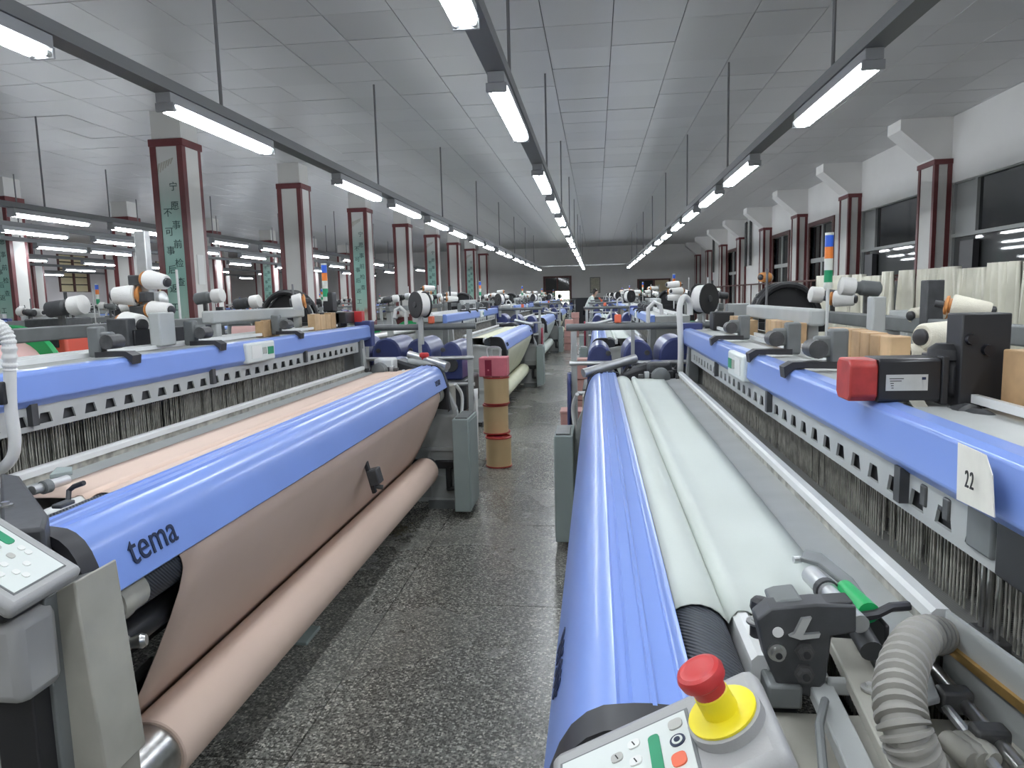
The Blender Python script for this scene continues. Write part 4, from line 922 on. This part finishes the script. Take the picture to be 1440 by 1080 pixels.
# spring stud and shadowy bits under the left cover
near(MB().lathe(W(148,912,y=1.36), (1,.35,.12), [(0,.014),(.02,.017),(.024,.014),(.034,.017),(.038,.014),(.048,.017),(.052,.012),(.075,.017),(.085,.012)], 14).build('spring_stud', 'steel', loomL))
near(MB().lathe(W(132,945,y=1.40), (1,.2,0), [(0,.05),(.02,.05),(.02,.03),(.05,.028)], 10).build('ratchet_wheel', 'iron', loomL))
near(MB().tube(bez([W(140,1010,y=1.72),W(165,985,y=1.80),W(190,955,y=1.92),W(215,930,y=2.05)], 6), .018, 10).build('flex_conduit', 'grey', loomL))
near(MB().lathe(W(152,852,y=1.40), (.0,1,0), [(0,.045),(.03,.048),(.05,.042),(.09,.042)], 18).build('roller_bearing', 'grey_warm', loomL))
near(MB().prism([W(120,780,y=1.33),W(132,800,y=1.33),W(142,860,y=1.33),W(140,880,y=1.33),W(122,890,y=1.33),W(110,850,y=1.33)], (0,.02,0)).build('bearing_plate', 'black', loomL, bevel=.004))
# cloth counter on the hanging cloth
dv = empty('edge_sensor', (-1.09,3.2,.60), 'small black sensor clipped on the hanging peach cloth', 'sensor')
MB().obox((-1.075,3.20,.665), (1,0,.25), (0,1,0), (-.25,0,1), .018, .028, .16).build('strip', 'black', dv, bevel=.003)
MB().obox((-1.055,3.215,.665), (1,0,.25), (0,1,0), (-.25,0,1), .05, .07, .075).build('case', 'charcoal', dv, bevel=.006)
MB().cyl((-1.07,3.24,.61), (-1.03,3.25,.60), .012, 10).build('stud', 'iron', dv)
# foot pedal and lint on the floor
pd = W(432,893,z=0)
fp = empty('foot_pedal', (pd.x,pd.y,0), 'grey-green floor pedal standing under the peach cloth roll', 'pedal')
MB().box(pd+Vector((-.12,-.10,0)), pd+Vector((.04,.06,.018))).build('base', 'grey_green', fp, bevel=.004)
MB().obox(pd+Vector((-.03,.0,.045)), (1,0,.35), (0,1,0), (-.35,0,1), .13, .10, .012).build('tread', 'grey_green', fp, bevel=.003)
MB().obox(pd+Vector((-.03,.04,.03)), (1,0,.0), (0,1,0), (0,0,1), .02, .05, .04).build('hinge', 'iron', fp)
lm = MB(); lp = W(560,745,z=0); rr = random.Random(4)
for k in range(260):
    a = Vector((lp.x-.02+rr.gauss(-.05,.06), lp.y+rr.gauss(-.06,.05), .004+abs(rr.gauss(0,.012)))); e = a+Vector((rr.uniform(-.04,.04),rr.uniform(-.04,.04),rr.uniform(-.004,.012)))
    lm.tube([a,(a+e)/2+Vector((0,0,.008)),e], .003, 4)
tag(lm.build('lint_clump', 'rug', loc=(lp.x,lp.y,0)), 'clump of brown lint on the floor by the foot of the peach-cloth loom', 'lint', kind='stuff')

# ---------------------------------------------------------------- yarn spools at the drive end of the near looms
spool((W(590,428,y=5.25).x-.03,5.25,1.455), (1,1,0), 'black-flanged spool of white yarn at the end of the peach-cloth loom', 'black-flanged yarn spools')
spool((W(990,420,y=4.75).x+.03,4.75,1.455), (-1,1,0), 'black-flanged spool of white yarn at the end of loom 22', 'black-flanged yarn spools')
# rising pale pipe at the far end of loom 22
hp = bez([Vector((.50,4.35,1.02)),Vector((.505,4.37,1.20)),Vector((.50,4.4,1.40)),Vector((.53,4.45,1.47)),Vector((.57,4.5,1.44)),Vector((.575,4.5,1.36))], 8)
near(MB().tube(hp, .018, 12).build('suction_pipe', 'hose_pale', loomR))
hp = bez([Vector((-1.95,6.5,1.20)),Vector((-1.95,6.5,1.42)),Vector((-1.90,6.5,1.47)),Vector((-1.85,6.5,1.42)),Vector((-1.85,6.5,1.3))], 8)
# ---------------------------------------------------------------- the rest of the looms
SKIP_MID = ('name_plate',)
SKIP_FAR = ('deck_rail','display_unit','beam_clip','heald_bracket','roll_lever','press_roller','front_girder','heald_frame','cross_tube','roll_bearing','belt_guard','exhaust_pipe','slotted_rail','creel_arch','interior_shade','reed')
def put(proto, x, y, label, group, skip=()):
    o = copy_tree(proto, None, skip); o.location = (x,y,0); o['_org'] = (x,y,0); tag(o, label, 'loom', group); return o
def put_cloth(proto, x0, s, y, label, group, m):
    o = copy_tree(proto); o.location = (x0+s*.15,y,.30); tag(o, label, 'cloth', group)
    for c in o.children:
        for q in [c]:
            q.data = q.data.copy(); q.data.materials[0] = M[m]
    return o
def furnish(x0, y0, s, bz, where, n, rg):
    """cones and a spool on top of a loom"""
    for k in range(n):
        v = rg.uniform(.3,3.2); u = rg.choice((1.05,1.2,1.3)); z = bz+rg.uniform(.26,.42)
        o = conep.copy(); C.objects.link(o); o.location = (x0+s*u, y0+v, z); o.rotation_euler = (0,0,rg.uniform(-.6,.6)+(PI if rg.random() < .5 else 0))
        for ch in conep.children:
            q = ch.copy(); C.objects.link(q); q.parent = o
        tag(o, 'white yarn cone clamped above '+where, 'yarn cone', 'yarn cones above '+where)
    if n >= 3:
        o = spoolp.copy(); C.objects.link(o); o.location = (x0+s*.62, y0+LL+.5, 1.345)
        for ch in spoolp.children:
            q = ch.copy(); C.objects.link(q); q.parent = o
        o.rotation_euler = (0,0,0 if s < 0 else PI/2)
        tag(o, 'black-flanged white yarn spool on '+where, 'yarn spool', 'black-flanged yarn spools')
def stand_for(root, x0, y0, s, bz, rg, k):
    for q in range(k):
        v = rg.uniform(.2,3.3); u = rg.choice((1.05,1.2,1.3)); h = rg.uniform(.24,.5)
        w = .012
        p = MB().box((x0+s*u-w,y0+v-w,bz+.05), (x0+s*u+w,y0+v+w,bz+h)).build('cone_stand', 'charcoal', root, smooth=False)
rg = random.Random(11)
conep = yarn_cone((0,0,0), (1,0,0), .15, .046, .034, 'x', 'x'); conep.location = (0,0,0)
spoolp = spool((0,0,.11), (1,1,0), 'x', 'x'); spoolp.location = (0,0,0)
ordinal = ['second','third','fourth','fifth']
for k in range(1,5):
    y = YLL+PER*k
    o = put(loomL, XLL, y, 'blue loom, %s along the row of the peach-cloth loom' % ordinal[k-1], 'looms facing the central aisle', () if k < 3 else SKIP_FAR)
    stand_for(o, XLL, y, -1, 1.22, rg, 5)
    put_cloth(clothL, XLL, -1, y, 'pale cloth on the roll of the %s loom in the peach-cloth row' % ordinal[k-1], 'cloths on the looms facing the central aisle', ('cloth_cream','cloth_pale','cloth_cream','cloth_pale')[k-1])
    furnish(XLL, y, -1, 1.22, 'the %s loom in the peach-cloth row' % ordinal[k-1], 6, rg)
    y = YRL+PER*k
    o = put(loomR, XRL, y, 'blue loom, %s along the row of loom 22' % ordinal[k-1], 'looms facing the central aisle', () if k < 2 else SKIP_FAR)
    stand_for(o, XRL, y, 1, 1.18, rg, 4)
    put_cloth(clothR, XRL, 1, y, 'pale cloth on the %s loom in the row of loom 22' % ordinal[k-1], 'cloths on the looms facing the central aisle', 'cloth_pale')
    furnish(XRL, y, 1, 1.18, 'the %s loom in the row of loom 22' % ordinal[k-1], 6, rg)
# rows deeper in the hall, beyond the columns
RW = [('first',-6.95,1,loomR,1.18,(4.9,11.8,18.6,25.5)),('second',-8.6,-1,loomL,1.22,(6.5,13.4,20.2,27.1)),('third',-13.3,1,loomR,1.18,(9,15.9,22.7,29.6)),('fourth',-14.9,-1,loomL,1.22,(13,19.9,26.7))]
for nm, x0, s, pr, bz, ysr in RW:
    for k, y in enumerate(ysr):
        where = 'the %s row of looms past the columns' % nm
        o = put(pr, x0, y, 'distant blue loom in '+where, 'looms in '+where, SKIP_FAR)
        stand_for(o, x0, y, s, bz, rg, 3)
        furnish(x0, y, s, bz, where, 3, rg)
for pr in (conep, spoolp):
    for ch in list(pr.children): bpy.data.objects.remove(ch)
    bpy.data.objects.remove(pr)

# the two near looms carry fewer feeders than the rest
for lo, nf, npole in ((loomR,5,3),(loomL,3,2)):
    fe = [c for c in lo.children if c.name.split('.')[0] == 'weft_feeder'][:nf]
    po = [c for c in lo.children if c.name.split('.')[0] == 'yarn_pole'][:npole]
    for o in fe+po:
        for ch in list(o.children): bpy.data.objects.remove(ch)
        bpy.data.objects.remove(o)

# ---------------------------------------------------------------- pieces standing behind the left loom
wb = empty('warp_beam', (-4.0,3.0,0), 'spare warp beam wound with pink yarn between green flanges behind the peach-cloth loom', 'warp beam')
MB().cyl((-4.0,2.2,1.02),(-4.0,4.45,1.02),.27,32).build('yarn', 'cloth_pink', wb)
for y in (2.16,4.45): MB().lathe((-4.0,y,1.02), (0,1,0), [(0,.36),(.03,.37),(.05,.36)], 36).build('flange', 'green_bright', wb)
for y in (2.5,4.2): MB().box((-4.2,y,0),(-3.8,y+.06,.76)).build('cradle', 'grey_dark', wb, bevel=.01)
rc = empty('red_machine', (-4.1,5.05,0), 'red-cased floor unit standing behind the left loom near the green flange', 'machine')
MB().box((-4.28,4.95,0.0),(-3.98,5.2,1.32)).build('case', 'orange_red', rc, bevel=.02) if 'orange_red' in M else (mat('orange_red', (.72,.10,.06), .4), MB().box((-4.28,4.95,0.0),(-3.98,5.2,1.32)).build('case', 'orange_red', rc, bevel=.02))
MB().box((-4.22,4.94,1.20),(-4.04,4.95,1.27)).build('grip', 'black', rc, bevel=.004)
MB().box((-4.30,4.93,1.32),(-3.96,5.22,1.42)).build('lid', 'charcoal', rc, bevel=.01)
gb = empty('floor_bucket', (-4.35,4.75,0), 'yellow-green lidded drum standing next to the red floor unit', 'drum')
MB().lathe((-4.5,5.15,0), (0,0,1), [(0,.08),(1.12,.085)], 20).build('body', 'grey_green', gb)
MB().lathe((-4.5,5.15,1.12), (0,0,1), [(0,.075),(.05,.07),(.08,.04)], 20).build('lid', 'lime', gb) if 'lime' in M else (mat('lime', (.66,.70,.20), .5), MB().lathe((-4.5,5.15,1.12), (0,0,1), [(0,.075),(.05,.07),(.08,.04)], 20).build('lid', 'lime', gb))
pr = empty('pink_roll', (-3.35,7.6,0), 'pale pink cloth roll resting on a trestle behind the black creel arch', 'cloth roll')
p = W(350,455,y=6.4)
MB().lathe((p.x-.12,6.3,1.21), (1,.4,0), [(0,.07),(.004,.078),(.30,.078),(.304,.07)], 24).build('roll', 'cloth_pink', pr)
MB().box((p.x-.08,6.28,0),(p.x-.03,6.36,1.13)).box((p.x+.08,6.34,0),(p.x+.13,6.44,1.13)).build('trestle', 'grey', pr, smooth=False)

# ---------------------------------------------------------------- things in the aisle
def can(base, r, h, label, group, body='tan_can', rim='can_rim'):
    base = Vector(base); o = empty('yarn_can', base, label, 'can', group)
    MB().lathe(base+Vector((0,0,.014)), (0,0,1), [(0,r),(h-.03,r)], 30).build('body', body, o)
    MB().lathe(base, (0,0,1), [(0,r*.98),(.004,r*1.05),(.014,r*1.05)], 30).build('bottom_rim', rim, o)
    MB().lathe(base+Vector((0,0,h-.016)), (0,0,1), [(0,r*1.05),(.012,r*1.05),(.014,r*.96),(.004,r*.90)], 30).build('top_rim', rim, o)
    MB().lathe(base+Vector((0,0,h-.014)), (0,0,1), [(0,r*.32),(.006,r*.32)], 18).build('hub', 'maroon', o)
    return o
b0 = W(702,655,z=0); r_ = .112
can((b0.x,b0.y,0), r_, .275, 'tan drum with red rims standing on the floor under two more', 'tan drums in the aisle')
can((b0.x-.035,b0.y+.12,.276), r_, .27, 'tan drum with red rims, middle one of the stack of three', 'tan drums in the aisle')
can((b0.x-.02,b0.y+.10,.548), r_, .25, 'tan drum with red rims, topmost of the stack, under the pink crate', 'tan drums in the aisle')
can((b0.x-.04,b0.y+.25,0), r_, .275, 'tan drum with red rims standing close behind the floor drum', 'tan drums in the aisle')
pc = empty('pink_crate', (b0.x-.03,b0.y+.1,.80), 'pink plastic crate with a dark red label on top of the tan drums', 'crate')
c = Vector((b0.x-.03,b0.y+.10,.80))
MB().box(c+Vector((-.13,-.09,0)), c+Vector((.12,.09,.17))).build('body', 'pink', pc, bevel=.008)
MB().box(c+Vector((-.075,-.094,.01)), c+Vector((-.015,-.09,.15))).build('label_panel', 'maroon', pc, smooth=False)
MB().cyl(c+Vector((-.045,-.0955,.06)), c+Vector((-.045,-.094,.06)), .008, 10).build('label_mark', 'pink', pc)
MB().tube(bez([c+Vector((-.06,0,.17)), c+Vector((-.06,0,.25)), c+Vector((.05,0,.25)), c+Vector((.05,0,.17))], 5), .006, 6).build('handle', 'alu', pc)
def box_stack(x, y, n, w, h, m, where):
    for k in range(n):
        o = empty('yarn_box', (x,y,k*h), ('lowest' if k == 0 else 'upper')+' '+('pale pink' if m == 'pink_pale' else 'grey-green')+' box stacked '+where, 'box', 'stacked yarn boxes in the aisle')
        dx = random.uniform(-.01,.01)
        MB().box((x-w/2+dx,y-w/2,k*h),(x+w/2+dx,y+w/2,k*h+h-.014)).build('body', m, o, bevel=.006)
        MB().box((x-w/2-.004+dx,y-w/2-.004,k*h+h-.03),(x+w/2+.004+dx,y+w/2+.004,k*h+h-.012)).build('lid', m, o, bevel=.003)
box_stack(-.13,8.6,3,.26,.25,'pink_pale','just past loom 22')
box_stack(-.17,5.30,3,.20,.22,'pink_pale','at the drive end of loom 22')
box_stack(-.20,13.6,3,.24,.25,'grey_green','by the second loom in the row of loom 22')
box_stack(-.78,19.6,3,.20,.19,'pink_pale','by the third loom on the peach-cloth side')
box_stack(-.80,21.0,4,.24,.20,'pink_pale','beyond the third loom on the peach-cloth side')
box_stack(-.76,26.1,4,.28,.22,'pink_pale','by the fourth loom on the peach-cloth side')
# maroon cloths over the rails
def hung_cloth(x, y, z0, z1, w, m, label, ax=1):
    rows = []
    for i in range(9):
        t = i/8; z = z1+(z0-z1)*t
        rows.append([(x+.012*math.sin(5*t+q)+(0 if ax else w*(q/8-.5)), y+w*(q/8-.5)*ax+.0, z) for q in range(9)])
    o = MB().sheet(rows).build('hung_cloth', m, loc=(x,y,z0), solid=.006, ang=80)
    return tag(o, label, 'cloth')
hung_cloth(-.93,12.2,.25,.95,.30,'maroon','maroon cloth hung over the guard rail of the second loom on the peach-cloth side')
hung_cloth(-.185,11.64,.5,1.07,.22,'maroon','maroon cloth hung at the end of the second loom in the row of loom 22')
hung_cloth(-.185,4.78,.45,.98,.16,'violet','dark blue rag hung at the drive end of loom 22')
hung_cloth(-.93,5.35,.30,.80,.10,'paper','white rag hung inside the guard frame of the peach-cloth loom')
# red stop knob on the far end of the peach loom cover
kn = near(MB().lathe((-1.22,YLL+LL+.12,1.06), (0,0,1), [(0,.02),(.02,.022),(.03,.034),(.05,.034),(.058,.026)], 20).build('stop_knob', 'red', loomL))
near(MB().tube([(-1.04,YLL+LL+.03,1.01),(-1.20,YLL+LL+.10,1.04),(-1.34,YLL+LL+.16,1.05)], .026, 12).build('panel_arm', 'grey', loomL))
# drive-end clutter on the near looms
for (lo, x0, y0, s) in ((loomL,XLL,YLL,-1),(loomR,XRL,YRL,1)):
    def P(u, v, z): return Vector((x0+s*u,y0+v,z))
    near(MB().box(P(.36,LL-.02,1.00), P(.50,LL+.10,1.09)).build('cutter_case', 'white_paint' if s < 0 else 'charcoal', lo, bevel=.015))
    near(MB().lathe(P(.42,LL-.10,1.02), (s*.2,-1,0), [(0,.05),(.02,.055),(.035,.045),(.05,.05),(.06,.03)], 18).build('selvedge_drum', 'grey_dark', lo))
    for k in range(7):
        a = P(.30+.035*k,LL-.14+.03*(k % 3),1.0); near(MB().box(a, a+Vector((s*.028,.05,.035+.012*(k % 2)))).build('lever', ('iron','alu','charcoal')[k % 3], lo, bevel=.004))
    for k in range(5):
        a = P(.10+.1*k,LL+.08,.95); near(MB().tube(bez([a, a+Vector((s*.05,.1,.10)), a+Vector((s*.1,.22,.02)), a+Vector((s*.12,.3,-.2))], 5), .010, 7).build('cable', 'black', lo))
    near(MB().box(P(-.03,LL+.10,.70), P(.05,LL+.22,.88)).build('valve_block', 'grey_warm', lo, bevel=.008))
    near(MB().tube(bez([P(-.06,LL+.05,.90), P(-.09,LL+.14,.8), P(-.07,LL+.15,.62), P(-.03,LL+.10,.5)], 6), .012, 8).build('hose', 'paper', lo))
    near(MB().lathe(P(.10,LL+.3,.80), (0,1,0), [(0,.05),(.12,.055),(.14,.03)], 16).build('solenoid', 'black', lo))
# controllers on the beam end of the peach loom
near(MB().box((-1.70,5.05,1.34),(-1.85,5.12,1.42)).build('red_box', 'red', loomL, bevel=.004))
near(MB().box((-1.75,4.85,1.34),(-1.98,5.04,1.42)).build('control_box', 'black', loomL, bevel=.006))
near(MB().box((-1.86,4.90,1.42),(-1.93,5.0,1.56)).build('dark_turret', 'black', loomL, bevel=.01))

# ---------------------------------------------------------------- rack of cream heald bundles behind loom 22
rk = empty('heald_rack', (2.6,6,0), 'steel rack carrying cream bundles behind loom 22', 'rack')
for y in (3.9,5.6,7.3,9.0): 
    for x in (2.78,3.05): MB().box((x,y,0),(x+.03,y+.03,1.60)).build('post', 'brown_frame', rk, smooth=False)
for x in (2.735,3.05): MB().box((x,3.9,1.56),(x+.03,9.04,1.585)).build('rail', 'brown_frame', rk, smooth=False)
for y in (3.9,5.6,7.3,9.0): MB().box((2.79,y,1.60),(3.09,y+.03,1.62)).build('cross_bar', 'brown_frame', rk, smooth=False)
mat('heald_cream', (.66,.64,.54), .75, var=.06, vscale=6)
y = 3.98; k = 0
while y < 8.9:
    w = random.choice((.16,.22,.34,.42)); top = 1.64+random.uniform(-.03,.02); n = int(w/.035)
    rows = []
    for t in range(6):
        z = top-.95*t/5; rows.append([(2.70+.018*math.sin(q*2.1+k)+.02*math.sin(q*.9+t*.5), y+w*q/(3*n), z) for q in range(3*n+1)])
    o = MB().sheet(rows).build('cream_bundle', 'heald_cream', loc=(2.7,y,top-.95), solid=.03, ang=60)
    tag(o, ('narrow' if w < .2 else 'medium' if w < .3 else 'wide')+' cream strip bundle hanging on the steel rack behind loom 22', 'bundle', 'cream bundles on the rack'); k += 1
    y += w+random.choice((.07,.10,.2))
gc = empty('grey_locker', (2.0,4.3,0), 'pale grey steel locker standing behind the deck of loom 22', 'locker')
p = W(1270,470,x=2.1)
MB().box((2.05,p.y-.18,0),(2.35,p.y+.12,1.34)).build('case', 'grey', gc, bevel=.006)
MB().box((2.044,p.y-.165,.05),(2.05,p.y+.105,1.30)).build('door', 'grey', gc, bevel=.003)
MB().box((2.035,p.y+.06,.75),(2.044,p.y+.08,.85)).build('handle', 'charcoal', gc, smooth=False)

# ---------------------------------------------------------------- the worker
def person(base):
    base = Vector(base)
    pe = empty('person', base, 'person in a pale shirt and dark trousers leaning over a loom down the aisle', 'person')
    def skin(name, m, verts, edges, radii, sub=2):
        me = bpy.data.meshes.new(name); me.from_pydata([tuple(v) for v in verts], edges, []); me.update()
        o = bpy.data.objects.new(name, me); C.objects.link(o); o.parent = pe; o['_org'] = tuple(base)
        md = o.modifiers.new('skin', 'SKIN')
        if not me.skin_vertices: me.skin_vertices.new()
        sv = me.skin_vertices[0].data
        for i, r in enumerate(radii): sv[i].radius = (r,r) if not isinstance(r, tuple) else r
        sv[0].use_root = True
        md.use_smooth_shade = True
        s_ = o.modifiers.new('sub', 'SUBSURF'); s_.levels = sub; s_.render_levels = sub
        me.materials.append(M[m]); return o
    # facing +x (the right-hand loom), bending forward; x forward, y sideways
    pel = (0,0,.92); sp1 = (.05,0,1.08); sp2 = (.13,0,1.24); ch = (.20,0,1.34); nk = (.27,0,1.45); hd0 = (.31,0,1.51); hd1 = (.35,0,1.59); hd2 = (.36,0,1.65)
    V = [pel,sp1,sp2,ch,nk,hd0,hd1,hd2]; Rr = [(.14,.11),(.13,.10),(.145,.11),(.13,.10),.05,.075,.085,.06]; E_ = [(i,i+1) for i in range(7)]
    for sd in (1,-1):
        i0 = len(V)
        V += [(.19,sd*.17,1.36),(.27,sd*.20,1.14),(.44,sd*.18,1.03),(.52,sd*.17,1.03),(.56,sd*.17,1.02)]; Rr += [.055,.046,.036,.03,.034]
        E_ += [(3,i0)]+[(i0+q,i0+q+1) for q in range(4)]
        hnd = i0+4
        for f, (dx, dy, l) in enumerate(((.055,.026,.045),(.062,.009,.052),(.06,-.009,.048),(.05,-.026,.038),(.015,.045,.03))):
            j = len(V); V += [(.56+dx*.55,sd*.17+dy,1.015),(.56+dx*.55+l*.7,sd*.17+dy*1.1,.985)]; Rr += [.0095,.008]; E_ += [(hnd,j),(j,j+1)]
        i0 = len(V)
        V += [(0,sd*.09,.86),(.02,sd*.10,.48),(-.03,sd*.10,.09),(.02,sd*.10,.045),(.12,sd*.11,.03)]; Rr += [.09,.06,.04,.04,.035]
        E_ += [(0,i0)]+[(i0+q,i0+q+1) for q in range(4)]
    V = [Vector(v) for v in V]
    skin('body', 'skin', V, E_, Rr)
    sv = [(0,0,.90),(.05,0,1.08),(.13,0,1.24),(.20,0,1.35),(.24,0,1.41)]; se = [(i,i+1) for i in range(4)]; sr = [(.165,.135),(.15,.12),(.165,.13),(.145,.115),.075]
    for sd in (1,-1):
        i0 = len(sv); sv += [(.19,sd*.17,1.37),(.26,sd*.205,1.18),(.36,sd*.19,1.08)]; sr += [.075,.064,.055]; se += [(3,i0),(i0,i0+1),(i0+1,i0+2)]
    skin('shirt', 'shirt', sv, se, sr)
    tv = [(0,0,.90)]; te = []; tr_ = [(.15,.12)]
    for sd in (1,-1):
        i0 = len(tv); tv += [(0,sd*.09,.82),(.02,sd*.10,.48),(-.02,sd*.10,.12)]; tr_ += [.105,.078,.062]; te += [(0,i0),(i0,i0+1),(i0+1,i0+2)]
    skin('trousers', 'trousers', tv, te, tr_)
    skin('hair', 'hair', [(.30,0,1.60),(.33,0,1.67),(.38,0,1.69),(.24,0,1.56)], [(0,1),(1,2),(0,3)], [.092,.085,.06,.06])
    for sd in (1,-1): skin('shoe', 'paper', [(-.05,sd*.105,.04),(.06,sd*.108,.04),(.16,sd*.112,.032)], [(0,1),(1,2)], [.045,.045,.036], 1)
    h = Vector((.35,0,1.58))
    for sd in (1,-1):
        MB().lathe(Vector((.415,sd*.03,1.585))+base, (1,0,-.25), [(0,.012),(.008,.010),(.012,.003)], 8).build('eye', 'ink_black', pe)
        MB().lathe(Vector((.345,sd*.082,1.565))+base, (0,sd,0), [(0,.022),(.012,.018)], 8).build('ear', 'skin', pe)
    MB().lathe(Vector((.425,0,1.565))+base, (1,0,-.45), [(0,.016),(.02,.010),(.026,.003)], 8).build('nose', 'skin', pe)
    MB().box(Vector((.405,-.022,1.520))+base, Vector((.418,.022,1.528))+base).build('mouth', 'pink_pale', pe)
    return pe
person(W(824,469,z=0)+Vector((.05,0,0)))
